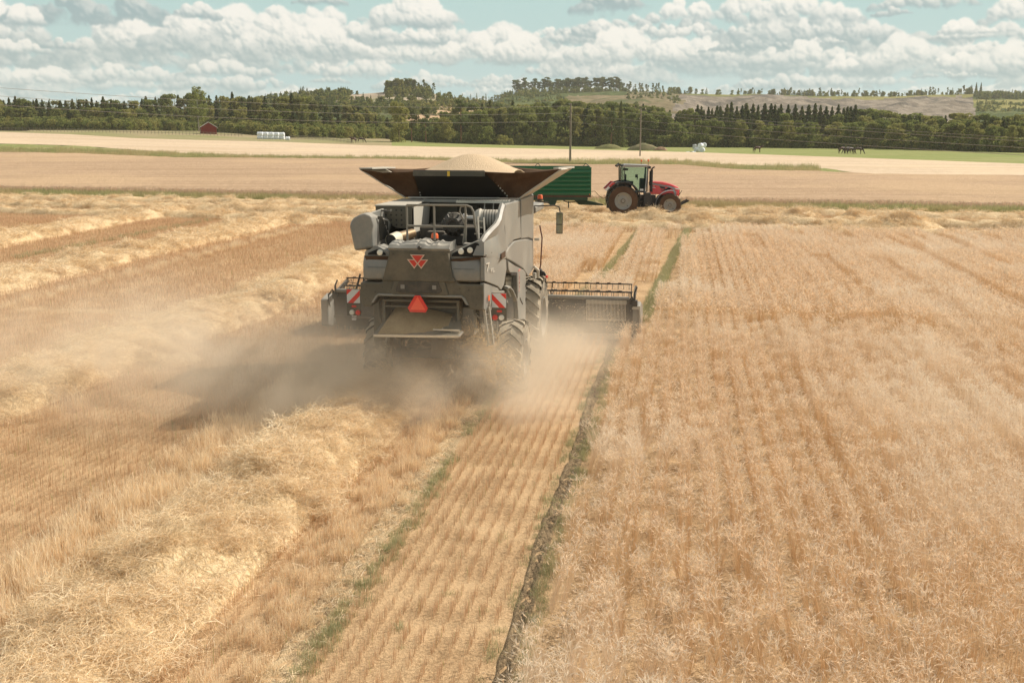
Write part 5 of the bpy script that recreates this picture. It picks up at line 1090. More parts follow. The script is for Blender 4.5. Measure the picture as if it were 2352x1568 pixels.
a = MB(); a.box(-.36, .05, -.7, .7, 3.28, 3.36); a.beam((-.36, -.72, 3.30), (-.18, -.72, 3.42), .06, .08); a.beam((-.36, .72, 3.30), (-.18, .72, 3.42), .06, .08); a.box(1.62, 1.80, -.82, -.64, 3.10, 3.26); a.box(1.62, 1.80, .64, .82, 3.10, 3.26); a.build('light_bracket', P_tblk, cb, bevel=.01)
for s in (-1, 1):
    MB().box(-.45, -.36, s * .62 - .08, s * .62 + .08, 3.2, 3.32).build('work_light', P_dark, cb, bevel=.01)
    a = MB(); a.prism([(-.10, s * .735, 3.2), (.06, s * .735, 3.2), (.06, s * .735, 2.27), (-.10, s * .735, 2.27)], (0, s * .006, 0)); a.build('rear_side_glass', P_glass, cb)
    a = MB(); a.prism([(.12, s * .745, 3.2), (1.56, s * .745, 3.2), (1.44, s * .745, 1.62), (1.06, s * .745, 1.64), (.47, s * .745, 2.29), (.12, s * .745, 2.29)], (0, s * .006, 0)); a.build('door_glass', P_glass, cb)
MB().prism([(1.60, -.68, 3.18), (1.60, .68, 3.18), (1.58, .62, 1.9), (1.58, -.62, 1.9)], (.006, 0, 0)).build('windscreen', P_glass, cb)
MB().prism([(-.16, -.68, 3.18), (-.16, .68, 3.18), (-.14, .62, 2.3), (-.14, -.62, 2.3)], (-.006, 0, 0)).build('rear_window', P_glass, cb)
a = MB(); a.box(.2, .62, -.25, .25, 1.75, 2.1); a.box(.12, .26, -.24, .24, 2.1, 2.72); a.box(.0, .7, -.5, -.35, 2.0, 2.3); a.build('driver_seat', P_tblk, cb, bevel=.05)
a = MB(); a.box(1.15, 1.5, -.2, .2, 1.65, 2.45); a.tube([(1.0 + .02 * math.sin(q), .2 * math.cos(q), 2.45 + .2 * math.sin(q) * .5) for q in np.linspace(0, 6.28, 14)], .015, 6); a.build('steering_console', P_tblk, cb)
a = MB(); a.box(.82, 1.0, -.42, -.36, 2.52, 2.72); a.build('monitor', P_tblk, cb, bevel=.01); MB().box(.05, .35, -.4, .4, 2.98, 3.1).build('sun_blind', P_tblk, cb)
MB().box(1.12, 1.34, -.758, -.752, 1.68, 1.80).build('door_sticker', P_white, cb)
MB().box(-.14, 1.55, -.7, .7, 1.55, 1.62).build('floor', P_tblk, cb); MB().box(-.3, .4, -.7, .7, 1.3, 2.22).build('rear_bulkhead', P_tblk, cb)
for x, z in ((1.29, 3.57), (1.64, 3.62)):
    e = empty('beacon', (x, -.6 if x > 1.5 else .5, 0), 0, T); MB().tube([(0, 0, 3.32), (0, 0, z - .05)], .014, 6).build('stalk', P_tblk, e); MB().lathe([(z - .05, .05), (z + .04, .055), (z + .09, .03), (z + .09, .001)], 12, 'z').build('lens', P_org, e)
MB().tube([(.42, 0, 3.35), (.42, 0, 3.66)], .008, 5).build('antenna', P_tblk, T)
# mudguards
for s in (-1, 1):
    arc = [(1.13 * math.cos(q), 1.03 + 1.20 * math.sin(q)) for q in np.linspace(R_(8), R_(152), 16)]
    a = MB(); a.loft([[(x, s * .66, z), (x, s * 1.24, z - .02), (x * 1.06, s * 1.24, (z - 1.03) * 1.06 + 1.02), (x * 1.06, s * .66, (z - 1.03) * 1.06 + 1.04)] for x, z in arc]); a.build('mudguard', P_tblk, T, bevel=.01)
    a = MB(); a.prism([(-1.2, s * .8, 1.76), (-1.08, s * .8, 1.70), (-.50, s * .8, 2.20), (-.72, s * .8, 2.24)], (0, s * .3, 0)); a.build('tail_lamp_pod', P_tred, T, bevel=.03)
    MB().prism([(-1.21, s * 1.12, 1.74), (-1.10, s * 1.12, 1.68), (-.86, s * 1.12, 1.90), (-.97, s * 1.12, 1.97)], (0, s * .02, 0)).build('tail_lamp', P_white, T)
    arc = [(3.07 + .92 * math.cos(q), .76 + .93 * math.sin(q)) for q in np.linspace(R_(62), R_(185), 12)]
    a = MB(); a.loft([[(x, s * .70, z), (x, s * 1.16, z), (x * 1.004, s * 1.16, z + .03), (x * 1.004, s * .70, z + .03)] for x, z in arc]); a.build('front_mudguard', P_tgrey, T, bevel=.008)
a = MB(); a.tube([(1.90, -.42, 1.60), (1.90, -.42, 3.04)], .085, 14); a.build('exhaust', P_tblk, T); a = MB(); a.tube([(1.88, -.42, 3.0), (1.93, -.42, 3.12), (2.08, -.42, 3.22)], .05, 12); a.build('exhaust_tip', P_tblk, T)
a = MB(); a.tube([(1.80, -.36, 2.0), (1.80, -.36, 2.95)], .045, 10); a.build('intake', P_tblk, T)
MB().prism([(1.36, -.95, 1.56), (1.80, -.95, 1.56), (1.88, -.95, 1.2), (1.84, -.95, .70), (1.36, -.95, .66)], (0, .35, 0)).build('fuel_tank', P_tblk, T, bevel=.03)
a = MB(); [a.box(1.05, 1.36, -1.0, -.7, z, z + .04) for z in (.62, .95, 1.28)]; a.box(1.04, 1.08, -1.0, -.7, .6, 1.5); a.build('steps', P_tblk, T)
a = MB(); a.beam((3.75, -.35, .70), (4.40, -.38, 1.02), .06, .12); a.beam((3.75, .35, .70), (4.40, .38, 1.02), .06, .12); a.beam((3.9, -.36, .78), (3.9, .36, .78), .05, .05); a.beam((4.1, -.38, .98), (4.3, -.38, 1.06), .06, .08); a.box(3.55, 3.85, -.4, .4, .6, 1.1); a.build('front_linkage', P_tblk, T)
MB().tube([(3.72, 0, 1.2), (3.98, 0, 1.66)], .02, 6).build('top_link', P_dark, T)
MB().box(-1.0, -.4, -.3, .3, .5, .9).build('hitch', P_tblk, T)
MB().tube([(1.7, -.5, 2.18), (1.86, -.46, 2.2), (1.98, -.46, 2.32)], .03, 6).build('grab_rail', P_tblk, T)
# ---------------------------------------------------------------- trailer
p = at(1357, 497.5); TL0 = (p[0], p[1] + 1.0, 0)
G = empty('trailer', TL0, TRZ); tag(G, 'green high sided grain trailer with ribbed walls hitched behind the red tractor', 'trailer')
P_green = paint('trailer_green', (.014, .13, .05), .32, .06, (.12, .16, .10)); P_green2 = paint('chassis_green', (.010, .055, .030), .5, .12, (.12, .12, .08))
TLn = 7.1; a = MB()
for y0_ in (-1.25, 1.20): a.box(-TLn, 0, y0_, y0_ + .05, 1.42, 3.18)
a.box(-.05, 0, -1.20, 1.20, 1.42, 3.18); a.box(-TLn, -TLn + .05, -1.20, 1.20, 1.42, 3.18); a.box(-TLn, 0, -1.20, 1.20, 1.36, 1.42); a.build('body', P_green, G)
for s in (-1, 1):
    for i in range(6):
        z = 1.50 + i * .275; a = MB(); a.prism([(-TLn + .03, s * 1.25, z), (-TLn + .03, s * 1.40, z + .02), (-TLn + .03, s * 1.40, z + .07), (-TLn + .03, s * 1.25, z + .22)], (TLn - .06, 0, 0)); a.build('side_rib', P_green, G)
    MB().box(-TLn, .01, s * 1.31 if s < 0 else 1.25, s * 1.25 if s < 0 else 1.31, 3.14, 3.22).build('top_rail', P_green, G)
for x in (-.06, -TLn): MB().box(x, x + .07, -1.32, -1.25, 1.4, 3.14).build('corner_post', P_green, G)
MB().box(-TLn, 0, -1.30, 1.30, 1.28, 1.40).build('floor_beam', paint('rusty_edge', (.07, .035, .02), .7, .3, (.2, .12, .08)), G)
a = MB(); a.box(-TLn, -.2, -.5, -.35, 1.03, 1.27); a.box(-TLn, -.2, .35, .5, 1.03, 1.27); a.box(-TLn, -.2, -1.2, -1.1, 1.1, 1.27); a.box(-3.1, -2.7, -1.1, 1.1, .98, 1.2); a.build('chassis', P_green2, G)
a = MB(); a.prism([(-3.1, -1.0, 1.08), (-2.2, -1.0, 1.08), (-2.35, -1.0, .72), (-2.6, -1.0, .72)], (0, .06, 0)); a.prism([(-1.1, -.3, 1.05), (-.75, -.3, .73), (.9, -.12, .66), (.9, -.12, .74), (-.2, -.3, 1.0), (-.3, -.3, 1.08)], (0, .3, 0)); a.build('drawbar', P_green2, G)
a = MB(); a.tube([(-1.8, -.9, 1.05), (-1.5, -.9, .92), (-1.0, -.9, .95)], .04, 6); a.tube([(-1.45, -.9, 1.0), (-1.45, -.9, .55)], .035, 6); a.build('support_leg', P_dark, G)
for x in (-4.6, -5.9):
    for s in (-1, 1):
        e = empty('wheel', (x, s * 1.0, .55), 0, G); MB().lathe([(-.2, .3), (-.22, .42), (-.17, .53), (0, .55), (.17, .53), (.22, .42), (.2, .3)], 28, 'y').build('tyre', P_dark, e); MB().lathe([(s * .19, .30), (s * .08, .27), (s * .12, .001)], 24, 'y').build('rim', P_rim, e)
a = MB(); a.beam((-TLn, -1.0, 3.46), (-.35, -1.0, 3.46), .04, .04); a.beam((-.05, -1.2, 3.2), (-.35, -1.0, 3.46), .04, .04); a.beam((-.62, -1.2, 3.2), (-.35, -1.0, 3.46), .03, .03); a.beam((-3.75, -1.2, 3.2), (-3.5, -1.0, 3.46), .03, .03); a.beam((-3.2, -1.2, 3.2), (-3.5, -1.0, 3.46), .03, .03); a.build('cover_rail', P_green2, G)
MB().box(-.12, -.02, -1.315, -1.305, 1.44, 1.50).build('reflector', P_org, G)
o = MB().tube([(0, -.3, 1.60), (.3, -.3, 1.62), (.6, -.3, 1.30), (.85, -.3, 1.15), (1.15, -.2, 1.25)], .022, 6).build('hose', plain('ochre_hose', (.22, .13, .04), .6), G)
# ---------------------------------------------------------------- electricity poles and wires
P_wood = paint('weathered_wood', (.23, .20, .155), .85, .2, (.35, .30, .22), spec=.2)
m, t, b = material('wire'); setp(t, b, Base_Color=(.34, .31, .26, 1), Roughness=.45, Metallic=.3); P_wire = m
def pole(pxb, pyb, pyt, label, r=.13):
    q = at(pxb, pyb); top = atY(pxb, pyt, q[1])[2]; e = empty('utility_pole', q); tag(e, label, 'utility pole', 'wooden poles of the power line')
    h = top - q[2]; MB().lathe([(0, r * 1.2), (h * .5, r), (h, r * .85), (h + .02, .001)], 12, 'z').build('post', P_wood, e)
    for k in range(3):
        z = h - .25 - k * .92; a = MB(); a.tube([(0, -r, z), (-.22, -r - .02, z), (-.26, -r - .02, z + .12)], .02, 6); a.build('bracket', P_dark, e)
        a = MB(); a.lathe([(z + .08, .03), (z + .12, .06), (z + .17, .05), (z + .2, .02)], 8, 'z', (-.26, -r - .02, 0)); a.build('insulator', P_white, e)
    return e, q, top
e1, q1, t1 = pole(1309.5, 378, 238, 'nearer wooden power pole rising behind the green trailer', .15)
e2, q2, t2 = pole(1470, 361, 250, 'thinner wooden power pole standing farther off, above the tractor cab', .13)
def wire(A, B, sag, r, name_label):
    A = np.array(A); B = np.array(B); P_ = [A + (B - A) * s - np.array([0, 0, 4 * sag * s * (1 - s)]) for s in np.linspace(0, 1, 25)]
    o = MB().tube(P_, r, 5).build('power_wire', P_wire); return tag(o, name_label, 'power wire', 'overhead wires')
nm = ['top', 'middle', 'lowest']
Y1 = q1[1]
for k, (yl, ym, yp) in enumerate(((193, 241, 244), (213, 261, 260), (234, 281, 278))):
    A = atY(1304, yp, Y1); B = atY(-420, yl - 26, 105); wire(A, B, 1.3, .020, '%s of the three wires running from the nearer pole to the left' % nm[k])
for k, (yp, yr_) in enumerate(((246, 334), (262, 349), (280, 366))):
    A = atY(1306, yp, Y1); B = atY(2700, yr_ + 10, 70); wire(A, B, .35, .020, '%s of the three wires running from the nearer pole to the right' % nm[k])
A = atY(1468, 254, q2[1]); B = atY(2700, 338, 84); wire(A, B, .3, .018, 'wire from the farther pole running to the right above the others')
# ---------------------------------------------------------------- red shed
P_barn = paint('falu_red_boards', (.20, .022, .015), .8, .05, (.3, .12, .08), spec=.2); P_roof = paint('shed_roof', (.22, .17, .14), .8, .2); P_trim = plain('white_trim', (.6, .58, .52), .7)
q = at(479, 308); e = empty('shed', (q[0], q[1], q[2] - .2), R_(18)); tag(e, 'small red wooden shed with pale gable boards under the tall birch', 'shed')
w, l, he, ha = 2.4, 3.0, 2.3, 3.8
MB().prism([(-w, -l, 0), (w, -l, 0), (w, -l, he), (0, -l, ha), (-w, -l, he)], (0, 2 * l, 0)).build('wall', P_barn, e)
for s in (-1, 1):
    MB().prism([(0, -l - .3, ha + .03), (s * (w + .35), -l - .3, he - .2), (s * (w + .35), -l - .3, he - .1), (0, -l - .3, ha + .13)], (0, 2 * l + .6, 0)).build('roof', P_roof, e)
    MB().prism([(0, -l - .33, ha + .14), (s * (w + .36), -l - .33, he - .06), (s * (w + .36), -l - .33, he - .26), (0, -l - .33, ha - .06)], (0, .03, 0)).build('barge_board', P_trim, e)
a = MB(); a.box(-w - .03, -w, -l + .3, -l + 1.6, .1, 1.9); a.build('door', P_trim, e)
for i in range(9): MB().box(-w + .2 + i * .5, -w + .24 + i * .5, -l - .03, -l, .1, he).build('batten', P_barn, e)
# ---------------------------------------------------------------- wrapped bales
P_wrap = plain('bale_wrap', (.80, .82, .84), .25); t = NT(P_wrap.node_tree); n_ = t.noise(geo_pos(t), 2.5, 4, .6); bp = t.node('ShaderNodeBump'); bp.inputs['Distance'].default_value = .12; t.put(bp.inputs['Height'], n_); t.put(P_wrap.node_tree.nodes['Principled BSDF'].inputs['Normal'], bp.outputs[0])
def bale(px, py, Y, rot, label, group, upright=False, r=.62, L=1.25, dz=0.0, mm=None):
    q = atY(px, py, Y) if Y else at(px, py); a = MB(); prof = [(-L / 2, .001), (-L / 2, r * .8), (-L / 2 + .08, r * .96), (-L / 4, r), (L / 4, r * .99), (L / 2 - .08, r * .95), (L / 2, r * .8), (L / 2, .001)]
    a.lathe(prof, 20, 'z' if upright else 'x'); a.v = [(x * (1 + .03 * math.sin(y * 5 + px)), y * (1 + .03 * math.sin(x * 4 + z * 3)), z * (1 + .02 * math.sin(x * 5))) for x, y, z in a.v]
    o = a.build('wrapped_bale', mm or P_wrap); o.location = (q[0], q[1], q[2] + dz + (L / 2 if upright else r)); o.rotation_euler = (0, 0, rot); return tag(o, label, 'wrapped bale', group)
q = at(598, 320); Yb = q[1]
for i in range(5):
    for k in range(2):
        px = 598 + i * 12.4
        qq = at(px, 320 + i * .25)
        bale(px, 320 + i * .25, 0, R_(-4), ('upper' if k else 'lower') + ' white bale, number %d from the left in the long stack by the left fence' % (i + 1), 'white wrapped bales stacked by the left fence', r=.62, L=1.62, dz=k * 1.0 - .15)
bale(661, 323, 0, R_(10), 'single white bale lying at the right end of the long stack', 'white wrapped bales stacked by the left fence', r=.6, dz=-.1)
for px, py, dz, lb, ro in ((1601, 349, 0, 'left lower bale of the white pile on the green pasture', .3), (1613, 350, 0, 'right lower bale of the white pile on the green pasture', 1.2), (1607, 346, .05, 'hidden rear bale of the white pile on the green pasture', .1), (1609, 349, 1.0, 'top left bale of the white pile on the pasture', .9), (1617, 348, 1.02, 'top right bale of the white pile on the pasture', 1.4)):
    bale(px, py, 0, ro, lb, 'white bales piled on the pasture', dz=dz - .1)
bale(1595, 343, 0, 0, 'pale grey upright bale standing behind the white pile', 'white bales piled on the pasture', True, .55, 1.3, mm=plain('grey_wrap', (.5, .52, .54), .4))
a = MB(); q = at(1592, 350); V_ = []; F_ = []
for i in range(13):
    for j in range(5): V_.append((q[0] - 1.8 + i * .3, q[1] - .6 + j * .3, q[2] + .05 + .28 * vn2(i * .9, j * 1.1, 2) * (1 - abs(i - 6) / 8)))
a.add(V_, [(i * 5 + j, (i + 1) * 5 + j, (i + 1) * 5 + j + 1, i * 5 + j + 1) for i in range(12) for j in range(4)]); tag(a.build('plastic_sheet', P_wrap), 'crumpled white plastic sheet lying left of the pile of bales', 'plastic sheet')
# ---------------------------------------------------------------- earth mounds
M_mnd = soil_mat('mound_grass', (.11, .12, .04), (.20, .20, .08), (.32, .24, .13), .4, .3)
M_mnd2 = soil_mat('mound_brush', (.09, .10, .045), (.18, .18, .09), (.30, .23, .14), .6, .4)
def mound(px, py, w, h, label, mt, seed):
    q = at(px, py); n = 26; V_ = []
    for i in range(n + 1):
        for j in range(n + 1):
            x, y = (i / n * 2 - 1), (j / n * 2 - 1); d = math.hypot(x, y); z = h * max(0, 1 - d ** 2) ** .8 * (.75 + .5 * fbm(x * 2 + seed, y * 2, seed)) + .15 * fbm(x * 9, y * 9, seed) - .15; V_.append((q[0] + x * w, q[1] + y * w * .5, q[2] + z))
    a = MB(); a.add(V_, [(i * (n + 1) + j, (i + 1) * (n + 1) + j, (i + 1) * (n + 1) + j + 1, i * (n + 1) + j + 1) for i in range(n) for j in range(n)]); tag(a.build('earth_mound', mt), label, 'earth mound', 'mounds at the forest edge')
mound(1397, 343, 3.9, 1.35, 'smooth green mound at the forest edge left of the farther pole', M_mnd, 3); mound(1478, 346, 4.4, 1.7, 'tall brushy mound right behind the farther pole', M_mnd2, 5); mound(1517, 347, 1.9, 1.2, 'small reddish brown earth heap right of the brushy mound', soil_mat('red_earth', (.26, .15, .09), (.40, .26, .17), (.48, .34, .24), .4, .5), 8)
# ---------------------------------------------------------------- fences
def fence(pts, label, npx, hgt, rails, rr=.05):
    e = empty('wooden_fence', at(*pts[0])); tag(e, label, 'fence'); o0 = np.array(e.location); f = interp(pts); xs = np.arange(pts[0][0], pts[-1][0], npx); Q = ats(xs, [f(x) for x in xs]) - o0
    for k in range(len(xs)): MB().tube([Q[k], Q[k] + [0, 0, hgt]], rr * 1.2, 5).build('post', P_wood, e)
    for z in rails: MB().tube([q + [0, 0, z] for q in Q], rr, 5).build('rail', P_wood, e)
fence([(-60, 300), (0, 301), (220, 305), (440, 311), (560, 315)], 'long weathered rail fence along the pasture at the left edge', 8, 1.1, (.55, 1.02), .045)
fence([(664, 320), (730, 322), (770, 325), (812, 331)], 'grey rail fence curving down right of the long bale stack', 3.2, 1.15, (.5, 1.05), .05)
# ---------------------------------------------------------------- horses
P_bay = paint('bay_coat', (.085, .028, .013), .5, .1, (.2, .1, .06)); P_dbay = paint('dark_bay_coat', (.045, .018, .011), .5, .1); P_mane = plain('black_mane', (.012, .01, .009), .7)
def horse(px, py, rot, graze, label, m_, walk=.0):
    q = at(px, py); me = bpy.data.meshes.new('horse'); V_ = [(0, 0, 1.28), (.45, 0, 1.30), (.75, 0, 1.22), (-.45, 0, 1.30), (-.75, 0, 1.22)]; E_ = [(0, 1), (1, 2), (0, 3), (3, 4)]; Rr = [(.30, .36), (.29, .36), (.20, .27), (.30, .36), (.25, .30)]
    def ch(root, pts):
        prev = root
        for p_, r_ in pts: V_.append(p_); Rr.append(r_ if isinstance(r_, tuple) else (r_, r_)); E_.append((prev, len(V_) - 1)); prev = len(V_) - 1
    if graze: ch(2, [((1.0, 0, 1.10), .18), ((1.25, 0, .72), .13), ((1.38, 0, .42), .12), ((1.50, 0, .22), (.09, .10)), ((1.56, 0, .10), .065)])
    else: ch(2, [((.98, 0, 1.45), .19), ((1.18, 0, 1.68), .14), ((1.32, 0, 1.74), .12), ((1.52, 0, 1.60), (.085, .10)), ((1.66, 0, 1.50), .065)])
    for s in (-1, 1):
        w_ = walk * s
        ch(1, [((.62, s * .16, .95), .13), ((.62 + w_, s * .17, .62), .08), ((.62 + w_ * 1.3, s * .17, .32), .052), ((.60 + w_ * 1.6, s * .17, .10), .05), ((.64 + w_ * 1.6, s * .17, .02), .06)])
        ch(4, [((-.66, s * .17, 1.0), .19), ((-.60 - w_, s * .18, .78), .12), ((-.82 - w_, s * .18, .52), .07), ((-.78 - w_ * 1.2, s * .18, .28), .052), ((-.78 - w_ * 1.2, s * .18, .10), .05), ((-.74 - w_ * 1.2, s * .18, .02), .06)])
    me.from_pydata(V_, E_, []); me.update(); o = link(bpy.data.objects.new('horse', me)); me.materials.append(m_)
    md = o.modifiers.new('skin', 'SKIN'); 
    for i, r_ in enumerate(Rr): me.skin_vertices[0].data[i].radius = (r_[0] * .9, r_[1] * .9); me.skin_vertices[0].data[i].use_root = i == 0
    md.use_smooth_shade = True; ss_ = o.modifiers.new('sub', 'SUBSURF'); ss_.levels = ss_.render_levels = 1
    o.location = q; o.rotation_euler = (0, 0, rot); tag(o, label, 'horse', 'horses on the pasture')
    tl = MB().tube([(-.85, 0, 1.36), (-1.02, 0, 1.15), (-1.05, 0, .65)], .07, 7, rr=[.05, .09, .04]).build('tail', P_mane, o)
    mn = MB().tube([(.80, 0, 1.50), (1.0, 0, 1.66), (1.22, 0, 1.86)] if not graze else [(.85, 0, 1.42), (1.12, 0, 1.2), (1.34, 0, .75)], .06, 6, rr=[.04, .07, .04]).build('mane', P_mane, o)
horse(1739, 352, R_(8), False, 'bay horse walking alone on the green pasture with its head up', P_bay, .12)
horse(1934, 354, R_(15), True, 'grazing horse at the left end of the group of horses', P_bay); horse(1946, 354, R_(200), True, 'grazing horse second from the left in the group of horses', P_dbay); horse(1953, 355, R_(20), True, 'grazing horse third from the left in the group, half hidden by its neighbour', P_dbay); horse(1970, 355, R_(-8), True, 'dark horse grazing a little apart at the right end of the group', P_dbay)
horse(812, 329, R_(150), False, 'reddish brown horse standing at the end of the curved fence', P_bay); horse(829, 329, R_(10), True, 'dark horse grazing in front of the trees right of the curved fence', P_dbay)
# ---------------------------------------------------------------- trees
def leaf_mat(name, dark, light, warm, hv=.05):
    m, t, b = material(name); r = attr(t, 'r'); oi = t.node('ShaderNodeObjectInfo').outputs['Random']
    n = t.noise(geo_pos(t), .35, 2, .5); c = t.mix(r, dark, light); c = t.mix(t.m('MULTIPLY', t.ss(oi, .35, .95), .85), c, warm); c = t.mix(t.m('MULTIPLY', t.ss(n, .5, .7), .35), c, light)
    t.n.remove(b); d = t.node('ShaderNodeBsdfDiffuse'); tr = t.node('ShaderNodeBsdfTranslucent'); t.put(d.inputs[0], c); t.put(tr.inputs[0], c)
    ms = t.node('ShaderNodeMixShader'); ms.inputs[0].default_value = .45; t.l.new(d.outputs[0], ms.inputs[1]); t.l.new(tr.outputs[0], ms.inputs[2]); t.l.new(ms.outputs[0], t.n['Material Output'].inputs[0]); return m
L_spr = leaf_mat('spruce_needles', (.055, .08, .03), (.14, .175, .06), (.20, .21, .07)); L_bro = leaf_mat('broad_leaves', (.12, .15, .045), (.29, .315, .095), (.36, .33, .11)); L_pin = leaf_mat('pine_needles', (.09, .12, .05), (.19, .22, .085), (.22, .22, .085)); L_bir = leaf_mat('birch_leaves', (.18, .21, .05), (.34, .36, .11), (.30, .32, .10))
P_bark = paint('bark', (.12, .09, .065), .9, .1, spec=.1); P_birch = paint('birch_bark', (.45, .42, .37), .8, .1, spec=.1); P_pbark = paint('pine_bark', (.20, .10, .055), .9, .1, spec=.1)
def leaves(C, size, g, mat, up=.3):
    n = len(C); a = g.normal(0, 1, (n, 3)); a[:, 2] += up; a /= np.linalg.norm(a, axis=1, keepdims=True); b = np.cross(a, g.normal(0, 1, (n, 3))); b /= np.linalg.norm(b, axis=1, keepdims=True); c = np.cross(a, b)
    s = (g.uniform(.6, 1.3, n) * size)[:, None]; q = np.stack([C + b * s, C + c * s * .6, C - b * s, C - c * s * .6], 1)
    q += g.normal(0, .12, q.shape) * size
    return fast_mesh('crown', q.reshape(-1, 3), np.arange(4 * n).reshape(-1, 4), {'r': np.repeat(g.random(n), 4)}, (mat,))
def conifer(h, R, n, seed):
    g = np.random.default_rng(seed); t = g.random(n) ** .75; z = h * (.06 + .94 * (1 - t)); lay = .75 + .35 * np.sin(z * 5.0 + g.uniform(0, 6)); r = R * t ** .85 * lay * (1 - .65 * g.random(n) ** 2.2); r = np.maximum(r, .03)
    a = g.uniform(0, 6.283, n); k = np.round(a / 6.283 * 9) * 6.283 / 9; a = a * .55 + k * .45; return leaves(np.stack([r * np.cos(a), r * np.sin(a), z - r * .35], 1), .32, g, L_spr, .6)
def broad(h, R, n, seed, mat=None, low=.12, size=.28):
    g = np.random.default_rng(seed); nb = 30; zc = h * (low + (1 - low) * g.random(nb) ** .9); zr = (zc / h - low) / (1 - low); env = R * np.sqrt(np.clip(1 - (zr * 1.15 - .45) ** 2 * 1.6, .05, 1)); rr = env * g.uniform(.2, .75, nb); aa = g.uniform(0, 6.283, nb)
    cen = np.stack([rr * np.cos(aa), rr * np.sin(aa), np.minimum(zc, h * .93)], 1); rad = g.uniform(.28, .5, nb) * R * (1 - .35 * zr)
    k = g.integers(0, nb, n); d = g.normal(0, 1, (n, 3)); d /= np.linalg.norm(d, axis=1, keepdims=True); C = cen[k] + d * (rad[k] * g.uniform(.55, 1.05, n) ** .6)[:, None] * [1, 1, .85]; C[:, 2] = np.clip(C[:, 2], .3, None); return leaves(C, size, g, mat or L_bro)
def birch(h, R, n, seed):
    g = np.random.default_rng(seed); nb = 75; d = g.normal(0, 1, (nb, 3)); d /= np.linalg.norm(d, axis=1, keepdims=True); q = g.uniform(.25, .95, nb) ** .6; zz = d[:, 2] * q
    cen = np.stack([d[:, 0] * q * R * (1 - .35 * np.clip(zz, 0, 1)), d[:, 1] * q * R * (1 - .35 * np.clip(zz, 0, 1)), h * (.55 + .40 * zz)], 1); rad = g.uniform(.14, .30, nb) * R * (1 - .3 * np.clip(zz, 0, 1))
    k = g.integers(0, nb, n); e = g.normal(0, 1, (n, 3)); e /= np.linalg.norm(e, axis=1, keepdims=True); return leaves(cen[k] + e * (rad[k] * g.uniform(.3, 1.15, n) ** .6)[:, None] * [1, 1, .8], .21, g, L_bir)
def pine(h, R, n, seed):
    g = np.random.default_rng(seed); nb = 20; zc = h * g.uniform(.38, .97, nb); aa = g.uniform(0, 6.283, nb); rr = R * g.uniform(.1, .8, nb) * (1.15 - (zc / h - .45)); cen = np.stack([rr * np.cos(aa), rr * np.sin(aa), zc], 1); rad = g.uniform(.28, .48, nb) * R
    k = g.integers(0, nb, n); d = g.normal(0, 1, (n, 3)); d /= np.linalg.norm(d, axis=1, keepdims=True); return leaves(cen[k] + d * (rad[k] * g.random(n) ** .5)[:, None] * [1, 1, .6], .28, g, L_pin, .5)
def trunk(h, r, mt, seed, lean=.02, branches=4):
    g = np.random.default_rng(seed); a = MB(); top = Vector((g.normal(0, lean) * h, g.normal(0, lean) * h, h * .93)); a.tube([(0, 0, -.3), (top.x * .3, top.y * .3, h * .3), (top.x * .7, top.y * .7, h * .65), top], r, 7, rr=[r * 1.25, r, r * .65, r * .15])
    for i in range(branches):
        z = h * g.uniform(.35, .8); an = g.uniform(0, 6.28); L_ = h * .16; a.tube([(top.x * z / h, top.y * z / h, z), (top.x * z / h + math.cos(an) * L_, top.y * z / h + math.sin(an) * L_, z + L_ * .6)], r * .3, 5, rr=[r * .35, r * .1])
    me = bpy.data.meshes.new('trunk'); me.from_pydata(a.v, [], a.f); me.materials.append(mt); me.polygons.foreach_set('use_smooth', [True] * len(me.polygons)); me.update(); return me
KINDS = {'spruce': ('spruce_tree', [(conifer(12, 3.1 + .4 * (i % 3), 3400, 400 + i), trunk(12, .14, P_bark, i, .004, 0)) for i in range(5)]),
         'broad': ('broadleaf_tree', [(broad(10, 3.1 + .4 * (i % 3), 3400, 420 + i, None, .06), trunk(10, .16, P_bark, 20 + i)) for i in range(6)]),
         'bush': ('willow_bush', [(broad(5, 2.6, 1800, 440 + i, L_bir if i == 1 else L_bro, .02, .24), trunk(4, .07, P_bark, 30 + i)) for i in range(4)]),
         'pine': ('pine_tree', [(pine(12, 2.7, 1700, 460 + i), trunk(12, .16, P_pbark, 40 + i, .012, 5)) for i in range(5)])}
BASEH = {'spruce': 12.0, 'broad': 10.0, 'bush': 5.0, 'pine': 12.0}
NTREE = {k: 0 for k in KINDS}
def tree(kind, loc, h, wf, label, cat, group):
    nm_, vs_ = KINDS[kind]; cr, tk = vs_[int(rng.integers(0, len(vs_)))]; s = h / BASEH[kind]
    e = link(bpy.data.objects.new(nm_, None)); e.location = loc; e.rotation_euler = (0, 0, float(rng.uniform(0, 6.28))); e.scale = (s * wf, s * wf, s); e.empty_display_size = .3
    for n_, me in (('trunk', tk), ('crown', cr)): c = link(bpy.data.objects.new(n_, me)); c.parent = e
    NTREE[kind] += 1; return tag(e, label, cat, group)
LAB = {'spruce': ('dark green spruce in the forest edge behind the fields', 'spruce', 'spruces of the forest edge'), 'broad': ('olive green broadleaf tree in the forest edge behind the fields', 'tree', 'broadleaf trees of the forest edge'),
       'bush': ('low rounded bush in front of the forest edge', 'bush', 'bushes along the forest edge'), 'pine': ('loose crowned pine among the forest edge trees', 'pine', 'pines of the forest edge')}
prT = interp([(-300, 228), (0, 229), (130, 232), (200, 228), (300, 235), (380, 217), (430, 219), (520, 222), (700, 226), (760, 236), (850, 250), (880, 268), (930, 281), (1000, 272), (1040, 248), (1100, 238), (1150, 236), (1200, 240), (1300, 233), (1480, 240), (1550, 255), (1600, 252), (1625, 245), (1750, 240), (1900, 243), (1990, 252), (2050, 258), (2120, 268), (2200, 264), (2352, 270), (2700, 272)])
